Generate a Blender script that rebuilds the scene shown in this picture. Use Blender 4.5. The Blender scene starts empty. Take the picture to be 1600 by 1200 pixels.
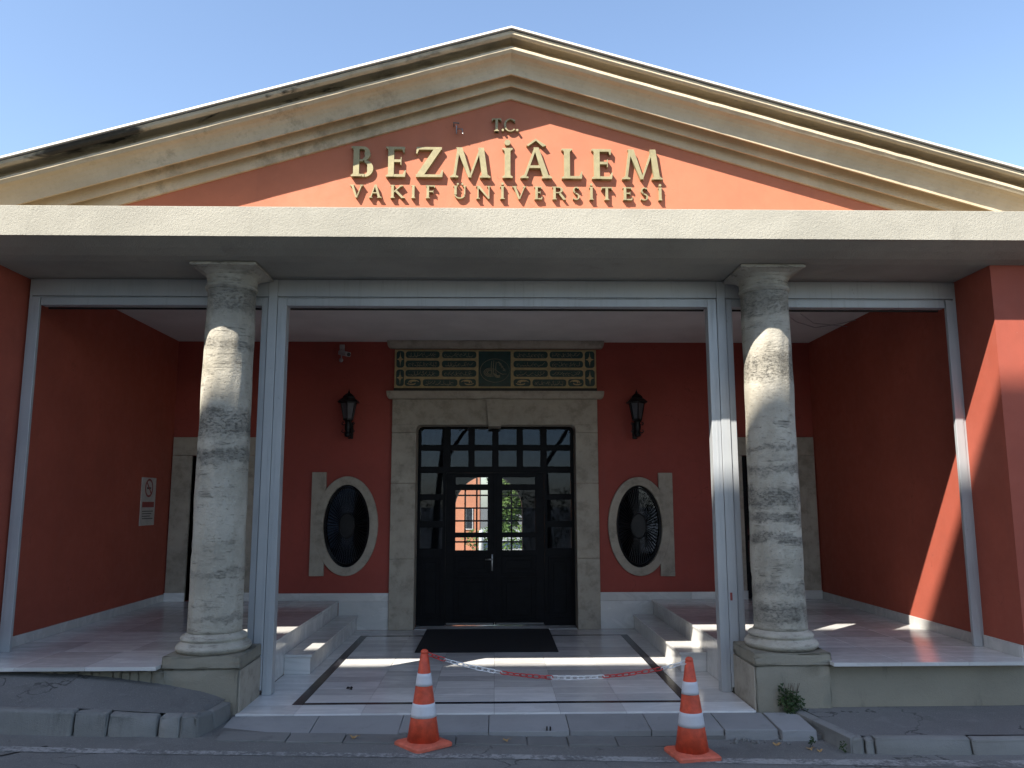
import bpy, bmesh, math, random
from math import sin, cos, pi, radians, sqrt, atan2
from mathutils import Vector, Matrix
random.seed(7)
SC = bpy.context.scene
COL = SC.collection

# ------------------------------------------------------------------ camera
cd = bpy.data.cameras.new('camera'); cam = bpy.data.objects.new('camera', cd); COL.objects.link(cam)
cd.sensor_width = 36.0; cd.lens = 36.0 * 1242.9 / 1600.0
cd.clip_start = 0.05; cd.clip_end = 2000
p_, y_, r_ = radians(8.3787), radians(1.2432), radians(-0.0993)
fw = Vector((sin(y_) * cos(p_), cos(y_) * cos(p_), sin(p_)))
rt = Vector((cos(y_), -sin(y_), 0)); up = rt.cross(fw)
rt2 = cos(r_) * rt + sin(r_) * up; up2 = -sin(r_) * rt + cos(r_) * up
M = Matrix((rt2, up2, -fw)).transposed().to_4x4(); M.translation = Vector((0, 0, 2.1))
cam.matrix_world = M
SC.camera = cam

# ------------------------------------------------------------------ sky, sun, exposure
SUN_EL = radians(46.3); SUN_AZ = (-1.03, -1.0)          # towards the sun, seen from above
w = bpy.data.worlds.new('World'); SC.world = w; w.use_nodes = True
nt = w.node_tree; bg = nt.nodes['Background']
sk = nt.nodes.new('ShaderNodeTexSky'); sk.sky_type = 'NISHITA'; sk.sun_disc = False
sk.sun_elevation = SUN_EL; sk.sun_rotation = atan2(SUN_AZ[0], SUN_AZ[1])
sk.air_density = 1.0; sk.dust_density = 0.9; sk.ozone_density = 1.0
nt.links.new(sk.outputs[0], bg.inputs[0]); bg.inputs[1].default_value = 0.108
sl = bpy.data.lights.new('sun', 'SUN'); sun = bpy.data.objects.new('sun', sl); COL.objects.link(sun)
sl.energy = 4.8; sl.angle = radians(0.42); sl.color = (1.0, 0.93, 0.82)
sun.rotation_euler = Vector((SUN_AZ[0], SUN_AZ[1], 1.5)).to_track_quat('Z', 'Y').to_euler()
sun.location = (-20, -20, 40)
SC.view_settings.view_transform = 'Standard'; SC.view_settings.look = 'None'
SC.view_settings.gamma = 1.0; SC.view_settings.use_curve_mapping = False
SC.view_settings.exposure = 1.45
SC.render.film_transparent = False
try:
    SC.cycles.max_bounces = 10; SC.cycles.diffuse_bounces = 6; SC.cycles.glossy_bounces = 4
    SC.cycles.transparent_max_bounces = 8; SC.cycles.caustics_reflective = False; SC.cycles.caustics_refractive = False
except Exception:
    pass

# ------------------------------------------------------------------ materials
class NT:
    def __init__(s, name):
        s.m = bpy.data.materials.new(name); s.m.use_nodes = True
        s.t = s.m.node_tree; s.p = s.t.nodes['Principled BSDF']; s.out = s.t.nodes['Material Output']
        s.pos = s.n('ShaderNodeNewGeometry').outputs['Position']
    def n(s, k, **kw):
        o = s.t.nodes.new(k)
        for a, b in kw.items(): setattr(o, a, b)
        return o
    def l(s, a, b): s.t.links.new(a, b)
    def scaled(s, v):
        m = s.n('ShaderNodeMapping'); m.inputs['Scale'].default_value = v; s.l(s.pos, m.inputs[0]); return m.outputs[0]
    def noise(s, scale, detail=4, rough=.6, vec=None, dist=0):
        o = s.n('ShaderNodeTexNoise'); o.inputs['Scale'].default_value = scale; o.inputs['Detail'].default_value = detail
        o.inputs['Roughness'].default_value = rough; o.inputs['Distortion'].default_value = dist
        s.l(vec or s.pos, o.inputs['Vector']); return o.outputs['Fac']
    def ramp(s, f, a, b, ca=0, cb=1):
        o = s.n('ShaderNodeMapRange'); o.inputs[1].default_value = a; o.inputs[2].default_value = b
        o.inputs[3].default_value = ca; o.inputs[4].default_value = cb; o.interpolation_type = 'SMOOTHSTEP'; s.l(f, o.inputs[0]); return o.outputs[0]
    def mix(s, f, a, b, mode='MIX'):
        o = s.n('ShaderNodeMix', data_type='RGBA', blend_type=mode)
        if isinstance(f, (int, float)): o.inputs[0].default_value = f
        else: s.l(f, o.inputs[0])
        for i, v in ((6, a), (7, b)):
            if isinstance(v, tuple): o.inputs[i].default_value = (*v[:3], 1)
            else: s.l(v, o.inputs[i])
        return o.outputs[2]
    def math(s, op, a, b=None):
        o = s.n('ShaderNodeMath', operation=op)
        for i, v in ((0, a), (1, b)):
            if v is None: continue
            if isinstance(v, (int, float)): o.inputs[i].default_value = v
            else: s.l(v, o.inputs[i])
        return o.outputs[0]
    def bump(s, h, strength=.3, dist=.01):
        o = s.n('ShaderNodeBump'); o.inputs['Strength'].default_value = strength; o.inputs['Distance'].default_value = dist
        s.l(h, o.inputs['Height']); s.l(o.outputs[0], s.p.inputs['Normal'])
    def fin(s, col, rough=.7, metal=0, spec=.5):
        for k, v in (('Base Color', col), ('Roughness', rough), ('Metallic', metal), ('Specular IOR Level', spec)):
            i = s.p.inputs[k]
            if isinstance(v, tuple): i.default_value = (*v[:3], 1)
            elif isinstance(v, (int, float)): i.default_value = v
            else: s.l(v, i)
        return s.m
def simple(name, c, rough=.6, metal=0, var=.12, scale=6, bump=0, bscale=60, spec=.5):
    a = NT(name); f = a.noise(scale, 5); col = a.mix(a.ramp(f, .3, .7), tuple(x * (1 - var) for x in c), tuple(min(1, x * (1 + var)) for x in c))
    if bump: a.bump(a.noise(bscale, 4), bump, .004)
    return a.fin(col, rough, metal, spec)
def paint_wall(name, c):
    a = NT(name)
    f = a.noise(1.3, 6, .65); g = a.noise(9, 5, .6); st = a.noise(3, 4, .6, a.scaled((3, 3, .25)))
    col = a.mix(a.ramp(f, .3, .72), tuple(x * .88 for x in c), tuple(x * 1.06 for x in c))
    col = a.mix(a.ramp(g, .45, .8, 0, .25), col, tuple(x * .8 + .02 for x in c))
    col = a.mix(a.ramp(st, .52, .78, 0, .34), col, tuple(x * .7 + .015 for x in c))
    patch = a.noise(.55, 3, .5); col = a.mix(a.ramp(patch, .50, .53, 0, .07), col, tuple(min(1, x * 1.35) for x in c))
    vo = a.n('ShaderNodeTexVoronoi', feature='DISTANCE_TO_EDGE'); vo.inputs['Scale'].default_value = .8
    wv = a.n('ShaderNodeVectorMath', operation='ADD'); ns = a.n('ShaderNodeTexNoise'); ns.inputs['Scale'].default_value = 3; ns.inputs['Detail'].default_value = 6; a.l(a.pos, ns.inputs['Vector'])
    a.l(a.pos, wv.inputs[0]); a.l(ns.outputs['Color'], wv.inputs[1]); a.l(wv.outputs[0], vo.inputs['Vector'])
    ck = a.math('MULTIPLY', a.ramp(vo.outputs['Distance'], .0015, .006, .45, 0), a.ramp(f, .52, .62))
    col = a.mix(ck, col, tuple(x * .35 for x in c))
    sp = a.noise(34, 4, .7); col = a.mix(a.ramp(sp, .70, .76, 0, .35), col, (.40, .32, .27))
    a.bump(a.mix(.3, a.noise(140, 3), a.noise(14, 5, .6)), .22, .005)
    return a.fin(col, a.ramp(g, .2, .8, .6, .8), 0, .35)
def stucco(name, c, dark, bump=.5, stain=.4, vary=0, mottle=0):
    a = NT(name)
    f = a.noise(.9, 6, .65, a.scaled((1, 1, 1.6))); g = a.noise(55, 4, .65); st = a.noise(1.6, 6, .7, a.scaled((2.4, 2.4, .5)))
    col = a.mix(a.ramp(f, .3, .7), tuple(x * .86 for x in c), tuple(x * 1.05 for x in c))
    col = a.mix(a.ramp(st, .55, .78, 0, stain), col, dark)
    col = a.mix(a.ramp(g, .55, .85, 0, .35), col, tuple(x * .62 for x in c))
    if mottle:
        mt = a.noise(5.5, 7, .72); col = a.mix(a.ramp(mt, .46, .66, 0, mottle), col, dark); col = a.mix(a.ramp(mt, .48, .30, 0, mottle * .6), col, tuple(min(1, x * 1.25) for x in c))
    if vary:
        k = a.n('ShaderNodeMapRange'); k.inputs[3].default_value = 1 - vary; k.inputs[4].default_value = 1 + vary; a.l(a.n('ShaderNodeObjectInfo').outputs['Random'], k.inputs[0])
        cc = a.n('ShaderNodeCombineColor')
        for i in range(3): a.l(k.outputs[0], cc.inputs[i])
        col = a.mix(1.0, col, cc.outputs[0], 'MULTIPLY')
    h = a.mix(.5, a.noise(38, 5, .7), a.noise(120, 3, .6))
    a.bump(h, bump, .012)
    return a.fin(col, .85, 0, .25)
def moulding_stone():
    a = NT('cornice_stone')
    c = (.50, .42, .29)
    f = a.noise(1.1, 6, .65); g = a.noise(26, 5, .65); st = a.noise(.55, 3, .6); fine = a.noise(4, 7, .75)
    col = a.mix(a.ramp(f, .3, .7), (.53, .44, .305), (.69, .585, .42))
    sx = a.n('ShaderNodeSeparateXYZ'); a.l(a.pos, sx.inputs[0])
    left = a.ramp(sx.outputs[0], .6, -2.0, 0.12, 1)               # weather side is dirtier
    d = a.math('MULTIPLY', a.ramp(a.math('ADD', a.math('MULTIPLY', st, .45), a.math('MULTIPLY', fine, .55)), .46, .60), left)
    col = a.mix(a.math('MULTIPLY', d, .55), col, (.15, .12, .08))
    # black mould colonies along the top member of the weather side
    rk = a.n('ShaderNodeMapping'); rk.inputs['Scale'].default_value = (.5, 1, .9); a.l(a.pos, rk.inputs[0])
    mo = a.noise(1.5, 6, .66, rk.outputs[0], .3)
    rake = a.math('ADD', sx.outputs[2], a.math('MULTIPLY', a.math('ABSOLUTE', a.math('SUBTRACT', sx.outputs[0], .164)), .288))
    topz = a.ramp(rake, 6.735, 6.78)
    col = a.mix(a.math('MULTIPLY', a.math('MULTIPLY', a.ramp(mo, .50, .58), topz), a.math('MULTIPLY', left, .92)), col, (.022, .020, .017))
    col = a.mix(a.ramp(g, .5, .85, 0, .3), col, (.26, .21, .14))
    a.bump(a.noise(45, 5, .7), .35, .008)
    return a.fin(col, .85, 0, .25)
def column_stone(name, seed, bands):
    a = NT(name)
    m = a.n('ShaderNodeMapping'); m.inputs['Location'].default_value = (seed, seed * .7, seed * 1.3); a.l(a.pos, m.inputs[0])
    v = m.outputs[0]
    def sc(t):
        k = a.n('ShaderNodeMapping'); k.inputs['Scale'].default_value = t; a.l(v, k.inputs[0]); return k.outputs[0]
    base = a.noise(2.4, 7, .68, v); bits = a.noise(52, 8, .82, sc((.52, .52, 1.1)), 0); cloud = a.noise(6, 7, .72, sc((.8, .8, 1.5))); wob = a.noise(3.2, 5, .7, v)
    pit = a.noise(52, 4, .65, sc((.55, .55, 1.6)))
    sx = a.n('ShaderNodeSeparateXYZ'); a.l(a.pos, sx.inputs[0])
    z = a.math('ADD', sx.outputs[2], a.math('MULTIPLY', a.math('SUBTRACT', wob, .5), .34))
    zone = None
    for c, h, st in bands:                                       # weathered beds of the travertine
        q = a.ramp(a.math('ABSOLUTE', a.math('SUBTRACT', z, c)), h * 1.35, h * .45, 0, st)
        zone = q if zone is None else a.math('MAXIMUM', zone, q)
    col = a.mix(a.ramp(base, .32, .68), (.34, .315, .26), (.47, .44, .375))
    col = a.mix(a.ramp(cloud, .50, .72, 0, .55), col, (.215, .20, .165))
    col = a.mix(a.math('MULTIPLY', zone, a.ramp(cloud, .35, .65, .35, .8)), col, (.18, .172, .15))
    hole = a.math('MULTIPLY', zone, a.ramp(bits, .50, .60))
    col = a.mix(a.math('MULTIPLY', hole, .62), col, (.06, .058, .052))
    crack = a.noise(4.2, 6, .62, sc((.16, .16, 3.2)), .5)
    cr = a.ramp(a.math('ABSOLUTE', a.math('SUBTRACT', crack, .5)), .004, .012, .55, 0)
    cr = a.math('MULTIPLY', cr, a.ramp(cloud, .48, .6))
    col = a.mix(cr, col, (.09, .085, .075))
    col = a.mix(a.ramp(pit, .64, .72, 0, .7), col, (.09, .085, .075))
    h = a.math('ADD', a.noise(34, 6, .72, sc((.8, .8, 1.3))), a.math('MULTIPLY', base, .8))
    h = a.math('SUBTRACT', h, a.math('MULTIPLY', hole, .8)); h = a.math('SUBTRACT', h, a.math('MULTIPLY', a.ramp(pit, .6, .72), .5)); h = a.math('SUBTRACT', h, a.math('MULTIPLY', cr, .8))
    a.bump(h, .75, .016)
    return a.fin(col, .85, 0, .25)
def marble(name, lo, hi, rough):
    a = NT(name)
    oi = a.n('ShaderNodeObjectInfo').outputs['Random']
    n1 = a.noise(1.6, 7, .6, a.scaled((.8, 2.8, 2)), 1.2); n2 = a.noise(9, 5, .6)
    col = a.mix(a.ramp(n1, .35, .7), lo, hi)
    v = a.ramp(a.math('ABSOLUTE', a.math('SUBTRACT', n1, .5)), 0, .035, .16, 0)
    col = a.mix(v, col, tuple(x * .62 for x in lo))
    k = a.n('ShaderNodeMapRange'); k.inputs[3].default_value = .74; k.inputs[4].default_value = 1.06; a.l(oi, k.inputs[0])
    cc = a.n('ShaderNodeCombineColor')
    for i in range(3): a.l(k.outputs[0], cc.inputs[i])
    col = a.mix(1.0, col, cc.outputs[0], 'MULTIPLY')
    dirt = a.noise(3.1, 6, .7)
    col = a.mix(a.ramp(dirt, .52, .8, 0, .22), col, (.25, .24, .22))
    return a.fin(col, a.ramp(n2, .3, .75, rough * .8, rough * 1.5), 0, .5)
def asphalt(name, c, wear=(.19, .18, .165)):
    a = NT(name)
    big = a.noise(.7, 5, .6); mid = a.noise(5, 6, .7); fine = a.noise(190, 3, .7)
    col = a.mix(a.ramp(big, .3, .7), tuple(x * .82 for x in c), tuple(x * 1.12 for x in c))
    col = a.mix(a.ramp(mid, .5, .8, 0, .35), col, wear)
    col = a.mix(a.ramp(fine, .45, .7, 0, .45), col, tuple(x * 1.7 for x in c))
    col = a.mix(a.ramp(fine, .5, .25, 0, .5), col, tuple(x * .45 for x in c))
    vo = a.n('ShaderNodeTexVoronoi', feature='DISTANCE_TO_EDGE'); vo.inputs['Scale'].default_value = .75
    wv = a.n('ShaderNodeVectorMath', operation='ADD'); ns = a.n('ShaderNodeTexNoise'); ns.inputs['Scale'].default_value = 2.5; ns.inputs['Detail'].default_value = 7; a.l(a.pos, ns.inputs['Vector'])
    a.l(a.pos, wv.inputs[0]); a.l(ns.outputs['Color'], wv.inputs[1]); a.l(wv.outputs[0], vo.inputs['Vector'])
    ck = a.math('MULTIPLY', a.ramp(vo.outputs['Distance'], .003, .014, .8, 0), a.ramp(big, .46, .54))
    col = a.mix(ck, col, tuple(x * .3 for x in c))
    spot = a.noise(2.6, 4, .6); col = a.mix(a.ramp(spot, .60, .66, 0, .35), col, tuple(x * .62 for x in c)); col = a.mix(a.ramp(spot, .38, .30, 0, .4), col, tuple(x * 1.45 for x in c))
    st = a.noise(75, 2, .5); col = a.mix(a.ramp(st, .62, .70, 0, .5), col, tuple(x * 2.0 for x in c))
    a.bump(a.math('SUBTRACT', a.math('ADD', fine, st), ck), .7, .008)
    return a.fin(col, .88, 0, .3)
def glass(name, tint, fac):
    a = NT(name); a.t.nodes.remove(a.p)
    tr = a.n('ShaderNodeBsdfTransparent'); tr.inputs[0].default_value = (*tint, 1)
    gl = a.n('ShaderNodeBsdfGlossy'); gl.inputs['Roughness'].default_value = .015; gl.inputs['Color'].default_value = (.50, .62, .86, 1)
    fr = a.n('ShaderNodeFresnel'); fr.inputs[0].default_value = 1.28
    mx = a.n('ShaderNodeMixShader'); a.l(a.math('MAXIMUM', fr.outputs[0], fac), mx.inputs[0])
    a.l(tr.outputs[0], mx.inputs[1]); a.l(gl.outputs[0], mx.inputs[2]); a.l(mx.outputs[0], a.out.inputs[0]); return a.m
def leafmat(name, c1, c2):
    a = NT(name); f = a.noise(2.3, 4, .7); g = a.noise(40, 2)
    col = a.mix(a.ramp(f, .3, .7), c1, c2); col = a.mix(a.ramp(g, .4, .7, 0, .4), col, tuple(x * .6 for x in c1))
    return a.fin(col, .6, 0, .3)
def worn_line():
    a = NT('worn_road_paint'); f = a.noise(26, 6, .75); g = a.noise(2.2, 4, .6); fine = a.noise(190, 3, .7)
    col = a.mix(a.ramp(a.math('ADD', a.math('MULTIPLY', f, .65), a.math('MULTIPLY', g, .45)), .48, .62), (.135, .134, .13), (.33, .325, .31))
    a.bump(fine, .4, .005); return a.fin(col, .85, 0, .3)

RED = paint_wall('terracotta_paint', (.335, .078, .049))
RED_SUN = paint_wall('terracotta_paint_sunlit', (.48, .165, .092))  # same terracotta, colour lightened for the sun on the gable
RED_SHADE = paint_wall('terracotta_paint_shaded', (.285, .055, .040))  # same terracotta, porch shade darkened into the back wall colour
STUCCO = stucco('cream_stucco', (.365, .350, .300), (.21, .20, .17), 1.0, .5)
CORN = moulding_stone()
COLL = column_stone('left_column_stone', 3.1, [(2.88, .13, 1), (2.56, .09, 1), (3.66, .05, .6), (4.13, .13, .75), (1.42, .03, .4), (.98, .04, .5)])
COLR = column_stone('right_column_stone', 8.4, [(3.48, .16, 1), (4.14, .14, .8), (2.62, .03, .7), (2.40, .05, .8), (2.16, .09, 1), (1.95, .06, .9), (1.72, .05, .8), (1.22, .08, .5), (1.0, .08, .8)])
PED = stucco('weathered_pedestal_stone', (.27, .25, .20), (.075, .07, .06), .8, .85)
PLASTER = simple('ceiling_plaster', (.60, .585, .575), .8, var=.06, scale=2)
def frame_metal():
    a = NT('grey_metal_frame'); st = a.noise(4, 6, .7, a.scaled((6, 6, .35))); d = a.noise(11, 6, .75); lo = a.noise(1.2, 3)
    col = a.mix(a.ramp(lo, .3, .7), (.37, .39, .41), (.43, .45, .465)); col = a.mix(a.ramp(st, .52, .75, 0, .4), col, (.24, .245, .245)); col = a.mix(a.ramp(d, .62, .72, 0, .45), col, (.17, .165, .155))
    a.bump(a.noise(3, 3), .05, .01); return a.fin(col, a.ramp(st, .3, .7, .34, .55), .2, .5)
FRAME = frame_metal()
SURR = stucco('door_surround_stone', (.37, .333, .275), (.16, .14, .112), .3, .5, 0, .5)
MARB = marble('grey_marble', (.66, .66, .655), (.78, .775, .765), .17)
MARBS = marble('marble_step', (.58, .58, .57), (.70, .695, .68), .16)
INLAY = simple('black_marble_inlay', (.018, .019, .024), .25, 0, .3, 12)
DARK = simple('black_painted_wood', (.0045, .005, .007), .5, 0, .3, 8, spec=.10)
IRON = simple('black_wrought_iron', (.012, .012, .013), .45, .5, .2, 20)
GLASS = glass('door_glass', (.74, .78, .82), .018)
OVALG = glass('oval_window_glass', (.10, .11, .13), .085)
LANG = simple('frosted_lantern_glass', (.07, .07, .078), .3, 0, .1, 10)
MAT = simple('black_doormat', (.008, .009, .012), .95, 0, .3, 60, .6, 300)
BRONZE = simple('bronze_letters', (.31, .27, .15), .5, .2, .12, 14)
SCRIPT = simple('worn_gilt_script', (.30, .26, .16), .5, .1, .25, 40)
GOLD = simple('gilt_relief', (.44, .34, .17), .5, .1, .15, 20)
GREEN = simple('dark_green_enamel', (.010, .045, .04), .4, 0, .2, 15)
ORANGE = simple('orange_plastic', (.56, .072, .030), .55, 0, .2, 14, .1, 60)
BASEOR = simple('faded_orange_plastic', (.60, .13, .075), .6, 0, .15, 14, .2, 60)
REFL = stucco('white_reflective_band', (.60, .60, .63), (.30, .29, .28), .05, .5)
CHR = simple('red_plastic_link', (.50, .035, .03), .45)
CHW = simple('white_plastic_link', (.72, .72, .72), .45)
ROAD = asphalt('road_asphalt', (.170, .167, .158), (.23, .22, .20))
PAVE = asphalt('pavement_asphalt', (.150, .150, .147), (.20, .197, .188))
KERB = stucco('kerb_concrete', (.215, .215, .205), (.09, .09, .085), .8, .7, .14)
SLAB = stucco('grey_paving_stone', (.27, .272, .272), (.14, .14, .135), .4, .6, .10)
GUT = stucco('gutter_stone', (.185, .183, .175), (.08, .08, .078), .6, .7, .12)
LINE = worn_line()
WHITEMET = simple('white_flashing', (.78, .78, .76), .4, .1, .05)
ROOFM = simple('dark_roof_sheet', (.12, .10, .09), .8)
MEMBR = simple('dusty_roof_membrane', (.24, .205, .155), .9)
CCTV = simple('grey_white_plastic', (.34, .33, .33), .5)
PAPER = simple('notice_paper', (.42, .39, .36), .6, 0, .1, 10)
NRED = simple('notice_red_print', (.22, .04, .035), .6)
NBLK = simple('notice_black_print', (.03, .03, .03), .6)
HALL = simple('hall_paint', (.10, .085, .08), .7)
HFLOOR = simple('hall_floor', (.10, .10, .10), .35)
ARCHM = simple('black_arch_frame', (.012, .012, .012), .5)
CORANGE = paint_wall('courtyard_wall_paint', (.55, .22, .12))
GROUND = asphalt('ground_earth', (.12, .115, .10))
CPAVE = simple('courtyard_paving', (.34, .33, .30), .8)
LEAF = leafmat('tree_leaves', (.055, .11, .022), (.15, .22, .05))
WEED = leafmat('weed_leaves', (.018, .04, .012), (.045, .075, .022))
DRY = simple('dry_leaf', (.32, .20, .085), .7, 0, .3, 40)
BARK = simple('tree_bark', (.10, .075, .055), .9, 0, .3, 10, .6, 30)
OPP = stucco('opposite_render', (.42, .40, .36), (.2, .2, .2))
OPPG = simple('opposite_window_glass', (.03, .035, .04), .15)
SILVER = simple('brushed_steel', (.30, .30, .31), .35, .8, .05)
KICK = simple('dull_kick_plate', (.10, .10, .105), .4, .5, .1)

# ------------------------------------------------------------------ mesh helpers
def link(o): COL.objects.link(o); return o
def empty(name, loc, label=None, cat=None, group=None, kind=None):
    o = bpy.data.objects.new(name, None); o.location = loc; o.empty_display_size = .2; link(o); tag(o, label, cat, group, kind); return o
def tag(o, label=None, cat=None, group=None, kind=None):
    if label: o['label'] = label
    if cat: o['category'] = cat
    if group: o['group'] = group
    if kind: o['kind'] = kind
    return o
def wloc(o):
    v = Vector((0, 0, 0))
    while o is not None: v = v + Vector(o.location); o = o.parent
    return v
def obj(name, bm, mat, parent=None, smooth=False, kind=None, label=None):
    me = bpy.data.meshes.new(name)
    if parent is not None:
        bmesh.ops.translate(bm, verts=bm.verts[:], vec=-wloc(parent))
    bm.normal_update()
    bm.to_mesh(me); bm.free()
    for m in (mat if isinstance(mat, (list, tuple)) else [mat]): me.materials.append(m)
    if smooth:
        for f in me.polygons: f.use_smooth = True
    o = bpy.data.objects.new(name, me); link(o)
    if parent is not None: o.parent = parent
    return tag(o, label, kind=kind)
def copy_at(o, loc, parent=None):
    c = o.copy(); COL.objects.link(c); c.location = loc
    if parent is not None: c.parent = parent
    return c
def B(): return bmesh.new()
def box(bm, x0, x1, y0, y1, z0, z1, bev=0, seg=1):
    t = bmesh.new() if bev else bm
    v = [t.verts.new((x, y, z)) for x in (x0, x1) for y in (y0, y1) for z in (z0, z1)]
    for f in ((0, 1, 3, 2), (4, 6, 7, 5), (0, 4, 5, 1), (2, 3, 7, 6), (0, 2, 6, 4), (1, 5, 7, 3)):
        t.faces.new([v[i] for i in f])
    if bev:
        bmesh.ops.bevel(t, geom=t.edges[:], offset=bev, segments=seg, affect='EDGES', profile=.6)
        merge(bm, t)
    return bm
def merge(bm, t):
    me = bpy.data.meshes.new('tmp'); t.to_mesh(me); t.free(); bm.from_mesh(me); bpy.data.meshes.remove(me)
def prism(bm, pts, f0, f1):
    """pts: 2D list; f0/f1 map (a,b)->3D for the two end caps"""
    a = [bm.verts.new(f0(*p)) for p in pts]; b = [bm.verts.new(f1(*p)) for p in pts]; n = len(pts)
    fs = [bm.faces.new(a), bm.faces.new(b[::-1])]
    for i in range(n): fs.append(bm.faces.new((a[i], b[i], b[(i + 1) % n], a[(i + 1) % n])))
    bmesh.ops.recalc_face_normals(bm, faces=fs)
    return bm
def prism_y(bm, pts, y0, y1): return prism(bm, pts, lambda x, z: (x, y0, z), lambda x, z: (x, y1, z))
def prism_x(bm, pts, x0, x1): return prism(bm, pts, lambda y, z: (x0, y, z), lambda y, z: (x1, y, z))
def prism_z(bm, pts, z0, z1): return prism(bm, pts, lambda x, y: (x, y, z0), lambda x, y: (x, y, z1))
def lathe(bm, prof, cx, cy, seg=40, rot=0, jit=None):
    rows = []
    for r, z in prof:
        rows.append([bm.verts.new((cx + (r + (jit(i, z) if jit else 0)) * cos(rot + 2 * pi * i / seg), cy + (r + (jit(i, z) if jit else 0)) * sin(rot + 2 * pi * i / seg), z)) for i in range(seg)])
    fs = []
    for a, b in zip(rows, rows[1:]):
        for i in range(seg): fs.append(bm.faces.new((a[i], a[(i + 1) % seg], b[(i + 1) % seg], b[i])))
    fs.append(bm.faces.new(rows[0][::-1])); fs.append(bm.faces.new(rows[-1]))
    bmesh.ops.recalc_face_normals(bm, faces=fs)
    return bm
def tube(bm, pts, r, seg=6, closed=False):
    pts = [Vector(p) for p in pts]; n = len(pts); rings = []
    for i, p in enumerate(pts):
        a = pts[(i - 1) % n] if (closed or i) else p; b = pts[(i + 1) % n] if (closed or i < n - 1) else p
        d = (b - a).normalized(); u = d.orthogonal().normalized() if abs(d.z) > .95 else d.cross(Vector((0, 0, 1))).normalized()
        v = d.cross(u); rr = r[i] if isinstance(r, (list, tuple)) else r
        rings.append([bm.verts.new(p + rr * (cos(2 * pi * k / seg) * u + sin(2 * pi * k / seg) * v)) for k in range(seg)])
    for i in range(n if closed else n - 1):
        a, b = rings[i], rings[(i + 1) % n]
        for k in range(seg): bm.faces.new((a[k], a[(k + 1) % seg], b[(k + 1) % seg], b[k]))
    if not closed: bm.faces.new(rings[0][::-1]); bm.faces.new(rings[-1])
    return bm
def hexa(bm, P, bev=0, jit=0, sub=0):
    """8 corners: bottom 4 (ccw) then top 4"""
    t = bmesh.new(); v = [t.verts.new(p) for p in P]
    for f in ((3, 2, 1, 0), (4, 5, 6, 7), (0, 1, 5, 4), (1, 2, 6, 5), (2, 3, 7, 6), (3, 0, 4, 7)): t.faces.new([v[i] for i in f])
    if bev: bmesh.ops.bevel(t, geom=t.edges[:], offset=bev, segments=2, affect='EDGES', profile=.6)
    if sub: bmesh.ops.subdivide_edges(t, edges=t.edges[:], cuts=sub, use_grid_fill=True)
    if jit:
        for q in t.verts: q.co += Vector((random.uniform(-jit, jit), random.uniform(-jit, jit), random.uniform(-jit, jit)))
    bmesh.ops.recalc_face_normals(t, faces=t.faces[:]); merge(bm, t); return bm

# ------------------------------------------------------------------ setting: ground, road, pavements
def zr(x):
    x = max(-6.0, min(4.5, x)); return .055 - .018 * x + .002 * x * x
bm = B(); box(bm, -250, 250, -250, 250, -.40, -.05); obj('ground', bm, GROUND, kind='structure')
def strip(y0, y1, x0, x1, dx, dz, ny=3):
    bm = B(); n = int((x1 - x0) / dx); g = []
    for i in range(n + 1):
        x = x0 + (x1 - x0) * i / n
        g.append([bm.verts.new((x, y0 + (y1 - y0) * j / ny, zr(x) + dz)) for j in range(ny + 1)])
    for i in range(n):
        for j in range(ny): bm.faces.new((g[i][j], g[i + 1][j], g[i + 1][j + 1], g[i][j + 1]))
    return bm
obj('road', strip(1.3, 7.9, -60, 60, .5, 0), ROAD, kind='structure')
bm = strip(-5, 1.3, -60, 60, .5, .13); bmesh.ops.extrude_face_region(bm, geom=bm.faces[:])
obj('far_pavement', bm, PAVE, kind='structure')
# worn edge line on the road
bm = B(); pts = [(-9, 6.62, 6.74), (-3.9, 6.70, 6.83), (-1.9, 6.745, 6.84), (.14, 6.745, 6.862), (2.2, 6.655, 6.785), (3.7, 6.58, 6.74), (9, 6.42, 6.60)]
g = []
for (xa, a0, a1), (xb, b0, b1) in zip(pts, pts[1:]):
    for i in range(12):
        t = i / 12; x = xa + (xb - xa) * t
        g.append((x, a0 + (b0 - a0) * t, a1 + (b1 - a1) * t))
g.append(pts[-1])
vv = [(bm.verts.new((x, a, zr(x) + .004)), bm.verts.new((x, b, zr(x) + .004))) for x, a, b in g]
for a, b in zip(vv, vv[1:]): bm.faces.new((a[0], b[0], b[1], a[1]))
obj('road_edge_line', bm, LINE, kind='structure')

# left pavement, rising to the left platform, with its kerb stones
KB = [(-9.0, 7.10), (-4.16, 7.138), (-3.57, 7.138), (-3.30, 7.142), (-2.89, 7.165), (-2.64, 7.155), (-2.50, 7.20), (-2.455, 7.42), (-2.44, 7.80)]
kerb = empty('kerb', (-3.6, 7.1, .1), kind='structure')
def kstone(P0, P1, h0, h1, W=.135, lean=.028, gap=.0025):
    """kerb stone between two points on the face line, its back on the pavement side"""
    a = Vector((*P0, 0)); b = Vector((*P1, 0)); d = (b - a).normalized(); n = Vector((-d.y, d.x, 0))
    a += d * gap; b -= d * gap
    za, zb = zr(a.x), zr(b.x); h0 += random.uniform(-.010, .008); h1 += random.uniform(-.010, .008)
    P = [(a.x, a.y, za - .12), (b.x, b.y, zb - .12), (*(b + n * W).xy, zb - .12), (*(a + n * W).xy, za - .12)]
    a2, b2 = a + n * lean, b + n * lean
    P += [(a2.x, a2.y, za + h0), (b2.x, b2.y, zb + h1), (*(b + n * W).xy, zb + h1 + .012), (*(a + n * W).xy, za + h0 + .012)]
    bm = B(); hexa(bm, P, .022, .0048, 2)
    o = obj('kerb_stone', bm, KERB, kerb, True); return o
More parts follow.
